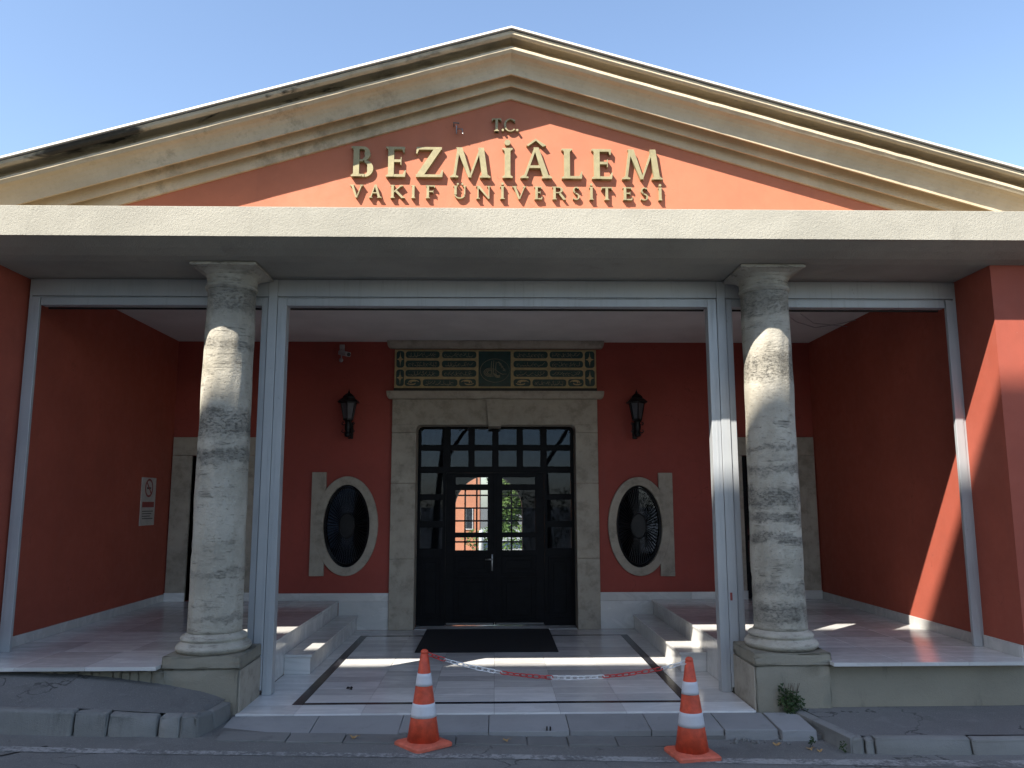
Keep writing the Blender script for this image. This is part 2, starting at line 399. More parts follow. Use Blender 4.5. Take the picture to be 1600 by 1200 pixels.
kstone((-6.2, 7.12), (-4.8, 7.135), .19, .19)
kstone((-4.8, 7.135), (-3.57, 7.137), .19, .185)
kstone((-3.56, 7.132), (-3.285, 7.142), .185, .18, lean=.03)
kstone((-3.275, 7.145), (-2.875, 7.17), .18, .165, lean=.035)
kstone((-2.86, 7.165), (-2.68, 7.155), .165, .162)
kstone((-2.675, 7.155), (-2.52, 7.18), .162, .16, gap=.002)
kstone((-2.515, 7.185), (-2.462, 7.44), .165, .15, gap=.002)
kstone((-2.46, 7.45), (-2.42, 7.80), .15, .14, gap=.004)
bm = B()   # the sloping asphalt between kerb and building
KBK = [(-9, 7.22, .42), (-6, 7.24, .42), (-4.8, 7.25, .385), (-3.57, 7.25, .343), (-3.28, 7.255, .325), (-2.87, 7.275, .295), (-2.66, 7.29, .28), (-2.58, 7.36, .27), (-2.555, 7.5, .265), (-2.52, 7.82, .262)]
WL = [(-9, 7.88, .60), (-6, 7.88, .58), (-4.8, 7.86, .553), (-3.9, 7.84, .515), (-3.5, 7.84, .475), (-3.15, 7.84, .425), (-2.9, 7.84, .378), (-2.75, 7.84, .35), (-2.62, 7.84, .315), (-2.50, 7.84, .268)]
rows = []
for (a, b) in zip(KBK, WL):
    A, Bq = Vector(a), Vector(b)
    rows.append([bm.verts.new(A + (Bq - A) * t + Vector((0, 0, .008 * sin(pi * t)))) for t in (0, .25, .5, .75, 1)])
for a, b in zip(rows, rows[1:]):
    for j in range(4): bm.faces.new((a[j], b[j], b[j + 1], a[j + 1]))
obj('pavement', bm, PAVE, True and None, True, kind='structure')
# right pavement
kerb2 = kerb
P_ = [(2.975, 6.905), (3.13, 6.885)]
def kst(a, b, h, **k): return kstone(a, b, h, h, **k)
kst((2.965, 6.915), (3.075, 6.90), .12, W=.115)
kst((3.085, 6.90), (3.16, 6.893), .115, W=.115)
kst((3.165, 6.89), (3.955, 6.858), .12, W=.115)
kst((3.965, 6.858), (4.95, 6.85), .12, W=.115)
kst((4.96, 6.85), (6.2, 6.85), .12, W=.115)
bm = B(); hexa(bm, [(2.80, 7.80, -.1), (2.965, 6.93, -.1), (3.06, 7.0, -.1), (2.90, 7.82, -.1), (2.80, 7.80, .15), (2.965, 6.93, .14), (3.06, 7.0, .142), (2.90, 7.82, .152)], .01, .002, 1)
obj('kerb_stone', bm, KERB, kerb, True)
bm = B()
q = [(2.90, 7.0), (9, 6.96), (9, 7.9), (2.86, 7.9)]
rows = []
for i in range(13):
    t = i / 12
    a = Vector((3.05 + (9 - 3.05) * t, 6.99 - .02 * t, .140)); b = Vector((2.895 + (9 - 2.895) * t, 7.88, .158 + .02 * t))
    rows.append([bm.verts.new(a + (b - a) * s + Vector((0, 0, random.uniform(-.003, .003)))) for s in (0, .33, .66, 1)])
for a, b in zip(rows, rows[1:]):
    for j in range(3): bm.faces.new((a[j], b[j], b[j + 1], a[j + 1]))
obj('pavement', bm, PAVE, None, True, kind='structure')

# threshold: grey slabs and gutter stones between the marble and the road
thr = empty('threshold', (.2, 7.5, .1), kind='structure')
bm = B(); box(bm, -2.5, 2.88, 7.32, 7.80, -.2, .06); obj('bedding', bm, GUT, thr)
xs = [-2.42, -1.62, -.84, -.05, .66, 1.38, 2.02]
for a, b in zip(xs, xs[1:]):
    z1 = .108 if a > -.9 else .092
    bm = B(); hexa(bm, [(a + .003, 7.325, 0), (b - .003, 7.325, 0), (b - .003, 7.768, 0), (a + .003, 7.768, 0), (a + .003, 7.325 + random.uniform(-.006, .006), z1), (b - .003, 7.325, z1), (b - .003, 7.768, .138), (a + .003, 7.768, .138)], .005)
    obj('paving_slab', bm, SLAB, thr)
for a, b, f in ((2.02, 2.50, 7.305), (2.51, 2.83, 7.27)):
    bm = B(); hexa(bm, [(a + .006, f, 0), (b - .005, f, 0), (b - .005, 7.768, 0), (a + .005, 7.768, 0), (a + .006, f, .112), (b - .004, f + .02, .108), (b - .005, 7.768, .138), (a + .005, 7.768, .138)], .008, .002, 1)
    obj('paving_slab', bm, SLAB, thr)
xs = [-2.35, -1.76, -1.28, -.33, .28, .63, 1.05, 1.62]
for i, (a, b) in enumerate(zip(xs, xs[1:])):
    y0 = 7.10 + random.uniform(-.015, .015); za, zb = zr(a) + random.uniform(.006, .018), zr(b) + random.uniform(.006, .018)
    bm = B(); hexa(bm, [(a + .004, y0, -.1), (b - .004, y0, -.1), (b - .004, 7.312, -.1), (a + .004, 7.312, -.1), (a + .004, y0, za), (b - .004, y0, zb), (b - .004, 7.312, zb + .012), (a + .004, 7.312, za + .012)], .006, .0015, 1)
    obj('gutter_stone', bm, GUT, thr)
for i in range(26):   # crumbled concrete at the broken right end
    x, y, r = random.uniform(2.0, 2.55), random.uniform(7.18, 7.30), random.uniform(.006, .022)
    bm = B() if i == 0 else bm
    t = bmesh.new(); bmesh.ops.create_icosphere(t, subdivisions=1, radius=r, matrix=Matrix.Translation((x, y, zr(x) + r * .3)))
    for v in t.verts: v.co += Vector((random.uniform(-r, r), random.uniform(-r, r), random.uniform(-r, r))) * .3
    merge(bm, t)
obj('rubble', bm, KERB, thr, kind='stuff')

# ------------------------------------------------------------------ the porch floor (marble tiles and black inlay band)
F = .15
floor = empty('porch_floor', (.03, 10, F), kind='structure')
bm = B(); box(bm, -2.42, 2.47, 7.775, 13.1, -.2, F - .016); obj('mortar_bed', bm, GUT, floor)
tile_cache = {}
def tile(x0, x1, y0, y1, zt, par, name='marble_tile', mat=MARB, th=.02, g=.0014, bev=.0015):
    key = (round(x1 - x0, 3), round(y1 - y0, 3), name, mat.name, th)
    c = ((x0 + x1) / 2, (y0 + y1) / 2, zt); base = wloc(par)
    if key in tile_cache:
        o = tile_cache[key]; n = o.copy(); COL.objects.link(n); n.parent = par; n.location = Vector(c) - base; return n
    bm = B(); hx, hy = (x1 - x0) / 2 - g, (y1 - y0) / 2 - g
    box(bm, -hx, hx, -hy, hy, -th, 0, bev)
    me = bpy.data.meshes.new(name); bm.to_mesh(me); bm.free(); me.materials.append(mat)
    o = bpy.data.objects.new(name, me); link(o); o.parent = par; o.location = Vector(c) - base; tile_cache[key] = o; return o
IX0, IX1, IY0, IY1, IW = -1.965, 1.96, 8.12, 12.13, .105
# inlay band: front and back bars between the two side bars
tile(IX0, IX0 + IW, IY0, IY1, F, floor, 'inlay_band', INLAY)
tile(IX1 - IW, IX1, IY0, IY1, F, floor, 'inlay_band', INLAY)
tile(IX0 + IW, IX1 - IW, IY0, IY0 + .085, F, floor, 'inlay_band', INLAY)
tile(IX0 + IW, IX1 - IW, IY1 - .085, IY1, F, floor, 'inlay_band', INLAY)
nx, ny = 6, 13
xa, xb, ya, yb = IX0 + IW, IX1 - IW, IY0 + .085, IY1 - .085
for i in range(nx):
    for j in range(ny):
        tile(xa + (xb - xa) * i / nx, xa + (xb - xa) * (i + 1) / nx, ya + (yb - ya) * j / ny, ya + (yb - ya) * (j + 1) / ny, F, floor)
for i in range(nx):
    tile(xa + (xb - xa) * i / nx, xa + (xb - xa) * (i + 1) / nx, 7.78, IY0, F, floor)
    tile(xa + (xb - xa) * i / nx, xa + (xb - xa) * (i + 1) / nx, IY1, 12.64, F, floor)
for x0, x1 in ((-2.40, IX0 + IW), (IX1 - IW, 2.455)):
    tile(x0, x1, 7.78, IY0, F, floor); tile(x0, x1, IY1, 12.64, F, floor)
for j in range(7):
    y0, y1 = IY0 + (IY1 - IY0) * j / 7, IY0 + (IY1 - IY0) * (j + 1) / 7
    tile(-2.40, IX0, y0, y1, F, floor); tile(IX1, 2.455, y0, y1, F, floor)
bm = B(); box(bm, -1.24, 1.28, 12.65, 13.16, .0, F + .006, .004); obj('door_sill', bm, MARBS, floor)

# ------------------------------------------------------------------ the building
PZ = .59
bld = empty('university_building', (.03, 8.0, 0), 'terracotta university building with stone pediment and columned entrance porch', 'building')
# walls: an L in plan on each side (front pier + porch side wall)
for s, xi in ((-1, -5.075), (1, 5.12)):
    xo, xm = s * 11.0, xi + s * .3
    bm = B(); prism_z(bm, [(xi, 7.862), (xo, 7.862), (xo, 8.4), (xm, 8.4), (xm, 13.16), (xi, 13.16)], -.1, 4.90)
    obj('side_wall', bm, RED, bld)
    bm = B(); y1 = 12.64
    x0, x1 = sorted((xi, xi - s * .016)); box(bm, x0, x1, 8.62, y1, PZ, PZ + .11, .002); obj('skirting', bm, MARBS, bld)
    bm = B(); box(bm, x0 - (.004 if s < 0 else 0), x1 + (.004 if s > 0 else 0), 7.88, 8.498, PZ, PZ + .12, .002); obj('skirting', bm, MARBS, bld)
# back wall with door, side doorways and oval windows cut out
YB, YT = 12.66, 13.16
def wall_rect(bm, x0, x1, z0, z1): box(bm, x0, x1, YB, YT, z0, z1)
bm = B()
for a in ((-5.075, -4.75, 0, 2.817), (-5.075, -3.2, 2.817, 4.9), (-3.90, -3.2, 0, 2.817), (-3.2, -2.9, 0, 4.9), (-2.9, -1.8, 0, .9), (-2.9, -1.8, 2.6, 4.9), (-1.8, -1.255, 0, 4.9),
          (-1.255, 1.29, 3.305, 4.9), (1.29, 1.75, 0, 4.9), (1.75, 2.85, 0, .9), (1.75, 2.85, 2.6, 4.9), (2.85, 3.2, 0, 4.9), (3.2, 3.93, 0, 2.817), (3.2, 5.12, 2.817, 4.9), (4.82, 5.12, 0, 2.817)): wall_rect(bm, *a)
def oval_fill(bm, x0, x1, z0, z1, cx, cz, rx, rz, n=64):
    E0, E1, R0, R1 = [], [], [], []
    AN = sorted([2 * pi * i / n for i in range(n)] + [atan2(zz - cz, xx - cx) % (2 * pi) for xx in (x0, x1) for zz in (z0, z1)]); n = len(AN)
    for a in AN:
        c, s = cos(a), sin(a)
        k = 1e9
        if c > 1e-9: k = min(k, (x1 - cx) / c)
        if c < -1e-9: k = min(k, (x0 - cx) / c)
        if s > 1e-9: k = min(k, (z1 - cz) / s)
        if s < -1e-9: k = min(k, (z0 - cz) / s)
        for L, y, q in ((E0, YB, 0), (E1, YT, 0), (R0, YB, 1), (R1, YT, 1)):
            L.append(bm.verts.new((cx + (k * c if q else rx * c), y, cz + (k * s if q else rz * s))))
    for i in range(n):
        j = (i + 1) % n
        bm.faces.new((E0[i], E0[j], R0[j], R0[i])); bm.faces.new((E0[i], E1[i], E1[j], E0[j]))
OV = ((-2.31, 1.725, -1), (2.268, 1.71, 1))
oval_fill(bm, -2.9, -1.8, .9, 2.6, -2.31, 1.725, .37, .645)
oval_fill(bm, 1.75, 2.85, .9, 2.6, 2.268, 1.71, .37, .645)
obj('back_wall', bm, RED_SHADE, bld)
for x0, x1, z0, z1 in ((-2.398, -1.634, F + .001, .57), (1.639, 2.453, F + .001, .57), (-3.0, -1.634, .572, .70), (1.639, 3.06, .572, .70), (-3.6, -3.002, PZ, .70), (3.062, 3.64, PZ, .70)):
    bm = B(); box(bm, x0, x1, YB - .016, YB + .05, z0, z1, .002); obj('skirting', bm, MARBS, bld)
# ceiling of the porch
bm = B(); box(bm, -5.075, 5.12, 8.62, YB + .02, 4.65, 4.88); obj('ceiling', bm, PLASTER, bld)
# canopy slab with sloping soffit
prof = [(7.40, 4.622), (7.40, 4.915), (7.42, 4.925), (8.60, 4.925), (8.60, 4.508), (7.86, 4.508), (7.72, 4.524), (7.58, 4.563), (7.46, 4.607), (7.425, 4.618)]
bm = B(); prism_x(bm, prof, -11, 11)
cano = obj('canopy', bm, STUCCO, bld)
bm = B(); box(bm, -11, 11, 7.44, 7.99, 4.926, 4.932); obj('canopy_roofing', bm, MEMBR, bld)
# gable wall and raking cornices
AX, ZT = .164, 6.376
bm = B(); prism_y(bm, [(-11, 4.926), (11, 4.926), (11, 4.93), (AX, 6.62), (-11, 4.93)][:0] or [(-6.6, 4.926), (6.9, 4.926), (AX, 6.66)], 8.0, 8.4)
obj('gable_wall', bm, RED_SUN, bld)
# cornice profile: (overhang o from gable wall, apex height, slope)
PR = [(-.02, 6.36, .300), (.03, 6.36, .300), (.03, 6.418, .299), (.031, 6.55, .298), (.106, 6.55, .298), (.112, 6.451, .297), (.13, 6.451, .297), (.13, 6.509, .296), (.131, 6.60, .296),
      (.222, 6.60, .295), (.230, 6.517, .294), (.25, 6.517, .294), (.254, 6.545, .293), (.262, 6.572, .292), (.278, 6.604, .291), (.303, 6.635, .290), (.338, 6.660, .289), (.385, 6.676, .289), (.395, 6.686, .288), (.405, 6.698, .288), (.41, 6.704, .288), (.41, 6.733, .288),
      (.29, 6.742, .288), (.29, 6.835, .288), (.434, 6.835, .288), (.438, 6.812, .288), (.450, 6.812, .288), (.466, 6.822, .288), (.475, 6.832, .288), (.475, 6.866, .288), (.34, 6.870, .288), (-.02, 6.870, .288)]
TO = 8.0 - PR[-4][0]; TZ = PR[-3][1]
def cornice(s):
    bm = B(); xe = AX + s * 7.6; N = 60; rows = []
    for i in range(N + 1):
        t = i / N; x = AX + (xe - AX) * t
        jit = 0 if i in (0, N) else random.uniform(-.0025, .0025)
        rows.append([bm.verts.new((x, 8.0 - o, z - sl_ * abs(x - AX) + (jit if o > .3 else 0))) for o, z, sl_ in PR])
    for a, b in zip(rows, rows[1:]):
        for k in range(len(PR)):
            bm.faces.new((a[k], a[(k + 1) % len(PR)], b[(k + 1) % len(PR)], b[k]))
    bm.faces.new(rows[-1]); bmesh.ops.recalc_face_normals(bm, faces=bm.faces[:])
    bmesh.ops.bisect_plane(bm, geom=bm.verts[:] + bm.edges[:] + bm.faces[:], plane_co=(0, 0, 4.90), plane_no=(0, 0, -1), clear_outer=True)
    c = obj('raking_cornice', bm, CORN, bld)
    bm = B()
    pr = [(TO - .03, TZ + .014, .0), (TO - .03, TZ + .034, 0), (7.9, TZ + .034, 0), (7.9, TZ + .014, 0)]
    a = [bm.verts.new((AX, y, z)) for y, z, _ in pr]; b = [bm.verts.new((xe, y, z - .288 * abs(xe - AX))) for y, z, _ in pr]
    for i in range(4): bm.faces.new((a[i], a[(i + 1) % 4], b[(i + 1) % 4], b[i]))
    bm.faces.new(b)
    bmesh.ops.recalc_face_normals(bm, faces=bm.faces[:]); obj('roof_flashing', bm, WHITEMET, c)
    bm = B()
    pr = [(TO + .01, TZ + .002), (TO + .01, TZ + .0138), (7.89, TZ + .0138), (7.89, TZ + .002)]
    a = [bm.verts.new((AX, y, z)) for y, z in pr]; b = [bm.verts.new((xe, y, z - .288 * abs(xe - AX))) for y, z in pr]
    for i in range(4): bm.faces.new((a[i], a[(i + 1) % 4], b[(i + 1) % 4], b[i]))
    bmesh.ops.recalc_face_normals(bm, faces=bm.faces[:]); obj('flashing_joint', bm, ROOFM, c)
cornice(-1); cornice(1)
# main roof and outer body behind
bm = B(); prism_y(bm, [(-11, 3.55), (AX, 6.80), (11, 3.65), (11, 3.45), (AX, 6.60), (-11, 3.35)], 8.0, 20.6); obj('roof', bm, ROOFM, bld)
bm = B()
box(bm, -11, -10.7, 8.4, 20.4, -.1, 3.5); obj('outer_wall', bm, RED, bld)
bm = B(); box(bm, 10.7, 11, 8.4, 20.4, -.1, 3.5); obj('outer_wall', bm, RED, bld)
# the hall behind the door and its arched rear opening
bm = B(); box(bm, -10.7, 10.7, 13.16, 20.0, -.05, F - .002); obj('hall_floor', bm, HFLOOR, bld)
bm = B(); box(bm, -10.7, 10.7, 13.16, 20.0, 4.5, 4.6); obj('hall_ceiling', bm, HALL, bld)
ACX, AR, AZS = -.16, .845, 1.90
bm = B(); yq0, yq1 = 20.0, 20.4
box(bm, -10.7, ACX - AR, yq0, yq1, -.1, 4.6); box(bm, ACX + AR, 10.7, yq0, yq1, -.1, 4.6)
n = 20
top = [(ACX + AR * cos(pi * i / n), AZS + AR * sin(pi * i / n)) for i in range(n + 1)]
for (xa_, za_), (xb_, zb_) in zip(top, top[1:]):
    prism_y(bm, [(xa_, za_), (xa_, 4.6), (xb_, 4.6), (xb_, zb_)], yq0, yq1)
obj('hall_rear_wall', bm, HALL, bld)
arch = empty('arched_rear_door', (0, 0, 0)); arch.parent = bld; arch.location = (0, 0, 0)
bm = B()
for k in (-2, -1, 0, 1, 2):
    x = ACX + k * .29; zt_ = AZS + sqrt(max(0, AR * AR - (k * .29) ** 2)) - .01
    box(bm, x - .02, x + .02, 20.15, 20.19, F, zt_)
for z in (.45, .78, 1.10, 1.30, 1.615, 1.93, 2.245):
    hw = AR - .005 if z < AZS else sqrt(AR * AR - (z - AZS) ** 2) - .005
    box(bm, ACX - hw, ACX + hw, 20.152, 20.188, z - .02, z + .02)
box(bm, ACX - AR, ACX + AR, 20.148, 20.186, F, .40)
obj('glazing_bars', bm, ARCHM, arch)

# ------------------------------------------------------------------ side platforms
for s, xi, xe in ((-1, -2.405, -5.075), (1, 2.452, 5.12)):
    pl = empty('side_platform', (xi, 8, 0)); pl.parent = bld; pl.location = Vector((xi, 8.0, 0)) - wloc(bld)
    x0, x1 = sorted((xi, xe))
    cx0, cx1 = (x0, x1)
    bm = B()
    box(bm, x0, x1, 8.5, YB, 0, PZ - .03) if False else None
    px = -3.125 if s < 0 else 3.19
    a0, a1 = sorted((px, xe))
    box(bm, min(xi - s * -.02, xe) if s < 0 else xi + .02, (xi - .02) if s < 0 else xe, 8.56, YB, -.1, PZ - .035)
    box(bm, a0, a1, 7.86, 8.558, -.1, PZ - .035)
    obj('plinth', bm, PED, pl)
    # riser panels of the inner edge
    ys = [8.56, 9.5, 10.5, 11.55, 12.64]
    for ya_, yb_ in zip(ys, ys[1:]):
        bm = B(); q0, q1 = sorted((xi, xi + s * .0199)); box(bm, q0, q1, ya_ + .001, yb_ - .001, F + .001, PZ - .032, .0015); obj('riser_panel', bm, MARBS, pl)
    # floor slabs
    cols = [xi - s * .012] + [xi + s * d for d in (.66, 1.32, 1.98)] + [xe]
    ys2 = [8.52 + (12.642 - 8.52) * k / 7 for k in range(8)]
    for i in range(4):
        for j in range(7):
            q0, q1 = sorted((cols[i], cols[i + 1])); tile(q0, q1, ys2[j], ys2[j + 1], PZ, pl, 'floor_slab', MARBS, .03)
    fx = [px] + [px + (xe - px) * k / 3 for k in (1, 2, 3)]
    for i in range(3):
        q0, q1 = sorted((fx[i], fx[i + 1])); tile(q0, q1, 7.715, 8.52, PZ, pl, 'floor_slab', MARBS, .034)
    if s < 0:   # rough rubble course showing under the platform edge
        x = -4.35
        while x < -3.16:
            wd_ = random.uniform(.07, .17); zt_ = .548; zb_ = .34
            bm = B(); hexa(bm, [(x, 7.818, zb_), (x + wd_ - .003, 7.818, zb_), (x + wd_ - .003, 7.9, zb_), (x, 7.9, zb_), (x, 7.822, zt_ - .02), (x + wd_ - .003, 7.822, zt_ - .02 - random.uniform(0, .012)), (x + wd_ - .003, 7.9, zt_), (x, 7.9, zt_)], .012, .007, 1)
            obj('rubble_stone', bm, PED, pl, True); x += wd_
    # the single step
    q0, q1 = sorted((xi - s * .004, xi - s * .318))
    bm = B(); box(bm, q0 + (0 if s < 0 else .02), q1 - (.02 if s < 0 else 0), 9.505, 12.638, F + .001, .338, .002); obj('step_riser', bm, MARBS, pl)
    bm = B(); box(bm, q0, q1, 9.485, 12.638, .340, .37, .003); obj('step_tread', bm, MARBS, pl)

# ------------------------------------------------------------------ columns
def column(cx, s, mat, chip):
    c = empty('column', (cx, 8.16, 0)); c.parent = bld; c.location = Vector((cx, 8.16, 0)) - wloc(bld)
    rr = random.Random(int(cx * 100))
    x0, x1 = (cx - .365, cx + .37) if s < 0 else (cx - .385, cx + .36)
    bm = B(); z0 = .545
    hexa(bm, [(x0 + .012, 7.83, -.1), (x1 - .014, 7.83, -.1), (x1 - .014, 8.50, -.1), (x0 + .012, 8.50, -.1), (x0 + .012, 7.83, z0), (x1 - .014, 7.83, z0), (x1 - .014, 8.50, z0), (x0 + .012, 8.50, z0)], .012, .004, 5)
    obj('pedestal_block', bm, PED, c, True)
    # marble-faced return towards the door
    xs_ = x1 - .014 if s < 0 else x0 + .012
    q0, q1 = sorted((xs_, xs_ + (.014 if s < 0 else -.014)))
    bm = B(); box(bm, q0, q1, 7.84, 8.50, F - .03, z0 - .012, .003); obj('pedestal_facing', bm, SURR, c)
    bm = B(); hexa(bm, [(x0, 7.815, z0 + .002), (x1, 7.815, z0 + .002), (x1, 8.50, z0 + .002), (x0, 8.50, z0 + .002), (x0 + .004, 7.825, .662), (x1 - .004, 7.825, .662), (x1 - .004, 8.50, .662), (x0 + .004, 8.50, .662)], .012, .0035, 5)
    obj('pedestal_cap', bm, PED, c, True)
    ph = [rr.uniform(0, 6.3) for _ in range(6)]
    J = lambda i, z: .0030 * sin(3 * i * .157 + ph[0] + z * 2) + .0026 * sin(7 * i * .157 + ph[1] - 5 * z) + .002 * sin(11 * z + ph[2])
    P = [(.30, .660)] + [(.325 + .032 * sin(pi * k / 8), .665 + .085 * k / 8) for k in range(9)] + [(.315, .754), (.308, .764)] + [(.298 + .016 * sin(pi * k / 6), .768 + .05 * k / 6) for k in range(7)] + [(.272, .824), (.26, .842)]
    bm = B(); lathe(bm, P, cx, 8.16, 48, jit=J); obj('column_base', bm, mat, c, True)
    P = [(.256, .838), (.2535, .88)]
    for k in range(1, 60):
        z = .88 + (4.26 - .88) * k / 60; P.append((.2535 - .013 * max(0, (z - 1.2) / 3.0) ** 1.4 - (.006 if abs(z - chip) < .03 else 0), z))
    P.append((.240, 4.262))
    bm = B(); lathe(bm, P, cx, 8.16, 64, jit=J); obj('shaft', bm, mat, c, True)
    P = [(.242, 4.262), (.252, 4.270)] + [(.250 + .013 * sin(pi * k / 6), 4.272 + .045 * k / 6) for k in range(7)] + [(.250, 4.320)]
    bm = B(); lathe(bm, P, cx, 8.16, 48); obj('astragal', bm, mat, c, True)
    # bell flaring to the square abacus
    bm = B(); n = 48; rows = []
    L = [(4.3205, .247, 0), (4.37, .250, 0), (4.41, .258, .12), (4.44, .275, .45), (4.462, .305, .85), (4.472, .325, 1), (4.474, .336, 1), (4.4975, .338, 1), (4.498, .326, 1), (4.507, .326, 1)]
    for z, r, sq in L:
        row = []
        for i in range(n):
            a = 2 * pi * i / n + pi / 4; cc, ss = cos(a), sin(a); k = 1 / max(abs(cc), abs(ss)); k = 1 + (k - 1) * sq * .96
            row.append(bm.verts.new((cx + r * k * cc, 8.175 + r * k * ss, z + random.uniform(-.002, .002) * (z < 4.5))))
        rows.append(row)
    for a, b in zip(rows, rows[1:]):
        for i in range(n): bm.faces.new((a[i], a[(i + 1) % n], b[(i + 1) % n], b[i]))
    bm.faces.new(rows[0][::-1]); bm.faces.new(rows[-1]); obj('capital', bm, mat, c, False)
column(-2.755, -1, COLL, 1.6)
column(2.855, 1, COLR, 1.35)

# ------------------------------------------------------------------ grey metal shutter frame
fr = empty('shutter_frame', (.03, 8.5, 0)); fr.parent = bld; fr.location = Vector((.03, 8.5, 0)) - wloc(bld)
def fbox(name, *a, bev=.003):
    bm = B(); box(bm, *a, bev); return obj(name, bm, FRAME, fr)
XC = .036
for s in (-1, 1):
    def X(a, b): return sorted((XC + s * a, XC + s * b))
    fbox('frame_post', *X(5.055, 4.968), 8.5, 8.545, PZ + .001, 4.2985)               # outer guide
    fbox('frame_post', *X(5.086, 5.057), 8.51, 8.55, PZ + .001, 4.500)
    fbox('frame_post', *X(2.578, 2.512), 8.515, 8.62, PZ + .001, 4.2985)              # guide behind the column
    fbox('frame_post', *X(2.506, 2.409), 8.502, 8.66, .20 if s < 0 else .20, 4.506)  # full-height mullion
    fbox('frame_post', *X(2.405, 2.308), 8.512, 8.64, F + .001, 4.2985)               # door side guide
    fbox('frame_groove', *X(2.372, 2.352), 8.509, 8.513, F + .01, 4.2, bev=.001)
    fbox('header_panel', *X(5.056, 2.508), 8.505, 8.60, 4.316, 4.506)
    fbox('header_rail', *X(4.96, 2.58), 8.512, 8.62, 4.215, 4.298)
    fbox('header_lip', *X(5.056, 2.508), 8.525, 8.60, 4.300, 4.314)
fbox('header_panel', XC - 2.407, XC + 2.407, 8.505, 8.60, 4.316, 4.506)
fbox('header_rail', XC - 2.306, XC + 2.306, 8.512, 8.62, 4.215, 4.298)
fbox('header_lip', XC - 2.407, XC + 2.407, 8.525, 8.60, 4.300, 4.314)
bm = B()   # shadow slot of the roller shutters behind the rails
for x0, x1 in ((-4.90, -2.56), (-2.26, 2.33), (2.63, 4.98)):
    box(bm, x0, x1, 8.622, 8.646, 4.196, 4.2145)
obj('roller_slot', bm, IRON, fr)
bm = B(); box(bm, 2.462, 2.486, 8.4985, 8.501, 1.07, 1.15); obj('red_sticker', bm, NRED, fr)

# ------------------------------------------------------------------ main door surround, panel, door
ds = empty('door_surround', (.02, 12.6, 0)); ds.parent = bld; ds.location = Vector((.02, 12.6, 0)) - wloc(bld)
for x0, x1, xi0, xi1 in ((-1.63, -1.245, -1.63, -1.235), (1.283, 1.636, 1.275, 1.636)):
    bm = B(); zs = [F + .002, 1.22, 2.38, 3.18]
    for a, b in zip(zs, zs[1:]):
        bm = B(); box(bm, x0, x1, 12.60, 12.98, a, b - .003, .006); obj('jamb_stone', bm, SURR, ds)
bm = B(); box(bm, -1.63, -.09, 12.60, 12.98, 3.302, 3.712, .006); box(bm, -1.63, -1.245, 12.60, 12.98, 3.181, 3.30, .004); obj('lintel_stone', bm, SURR, ds)
bm = B(); box(bm, .082, 1.636, 12.60, 12.98, 3.302, 3.712, .006); box(bm, 1.283, 1.636, 12.60, 12.98, 3.181, 3.30, .004); obj('lintel_stone', bm, SURR, ds)
for x, s in ((-1.245, 1), (1.283, -1)):   # rounded upper corners of the opening
    bm = B(); r = .075; pts = [(x, 3.302)] + [(x + s * (r - r * sin(pi / 2 * k / 6)), 3.302 - r + r * cos(pi / 2 * k / 6)) for k in range(7)]
    prism_y(bm, pts, 12.602, 12.97); obj('corner_fillet', bm, SURR, ds)
bm = B(); prism_y(bm, [(-.138, 3.71), (.122, 3.71), (.098, 3.275), (-.102, 3.275)], 12.535, 12.98); obj('keystone', bm, SURR, ds)
def ledge(z0, z1, x0, x1, name):
    bm = B(); h = z1 - z0
    pr = [(YB, z0), (12.56, z0), (12.545, z0 + h * .12), (12.52, z0 + h * .4), (12.505, z0 + h * .62), (12.50, z0 + h * .8), (12.50, z1), (YB, z1)]
    prism_x(bm, pr, x0 + .04, x1 - .04)
    for xa_, s in ((x0, 1), (x1, -1)):
        pq = [(xa_ + s * .04, z0), (xa_ + s * .04, z1), (xa_, z1), (xa_, z0 + h * .75), (xa_ + s * .008, z0 + h * .35), (xa_ + s * .022, z0 + h * .08)]
        prism_y(bm, pq, 12.506, YB)
    obj(name, bm, SURR, ds)
ledge(3.715, 3.832, -1.716, 1.738, 'door_cornice'); ledge(4.532, 4.646, -1.722, 1.753, 'panel_cornice')

ip = empty('inscription_panel', (.01, 12.6, 4.2)); ip.parent = bld; ip.location = Vector((.01, 12.6, 4.2)) - wloc(bld)
bm = B(); box(bm, -1.61, 1.632, 12.625, YB + .01, 3.886, 4.518, .004); obj('gilt_ground', bm, GOLD, ip)
bm = B(); box(bm, -1.61, 1.632, 12.56, YB, 3.834, 3.884); obj('black_ledge', bm, IRON, ip)
bm = B(); box(bm, -1.715, 1.745, 12.53, YB, 4.6468, 4.6494); obj('black_ledge', bm, IRON, ip)
def rrect(x0, x1, z0, z1, r, n=5):
    P = []
    for cx, cz, a0 in ((x1 - r, z1 - r, 0), (x0 + r, z1 - r, 90), (x0 + r, z0 + r, 180), (x1 - r, z0 + r, 270)):
        for k in range(n + 1):
            a = radians(a0 + 90 * k / n); P.append((cx + r * cos(a), cz + r * sin(a)))
    return P
RS = random.Random(11)
def ribbon(bm, P, wd, y):
    """thin raised stroke following 2D points (x,z)"""
    n = len(P); L, R_ = [], []
    for i, (x, z) in enumerate(P):
        xa_, za_ = P[max(0, i - 1)]; xb_, zb_ = P[min(n - 1, i + 1)]; dx, dz = xb_ - xa_, zb_ - za_; l = sqrt(dx * dx + dz * dz) or 1
        ww = wd * .75 * (.3 + .7 * sin(pi * (i + .5) / n)); L.append((x - dz / l * ww, z + dx / l * ww)); R_.append((x + dz / l * ww, z - dx / l * ww))
    v0 = [bm.verts.new((x, y, z)) for x, z in L]; v1 = [bm.verts.new((x, y, z)) for x, z in R_]
    for i in range(n - 1): bm.faces.new((v0[i], v1[i], v1[i + 1], v0[i + 1]))
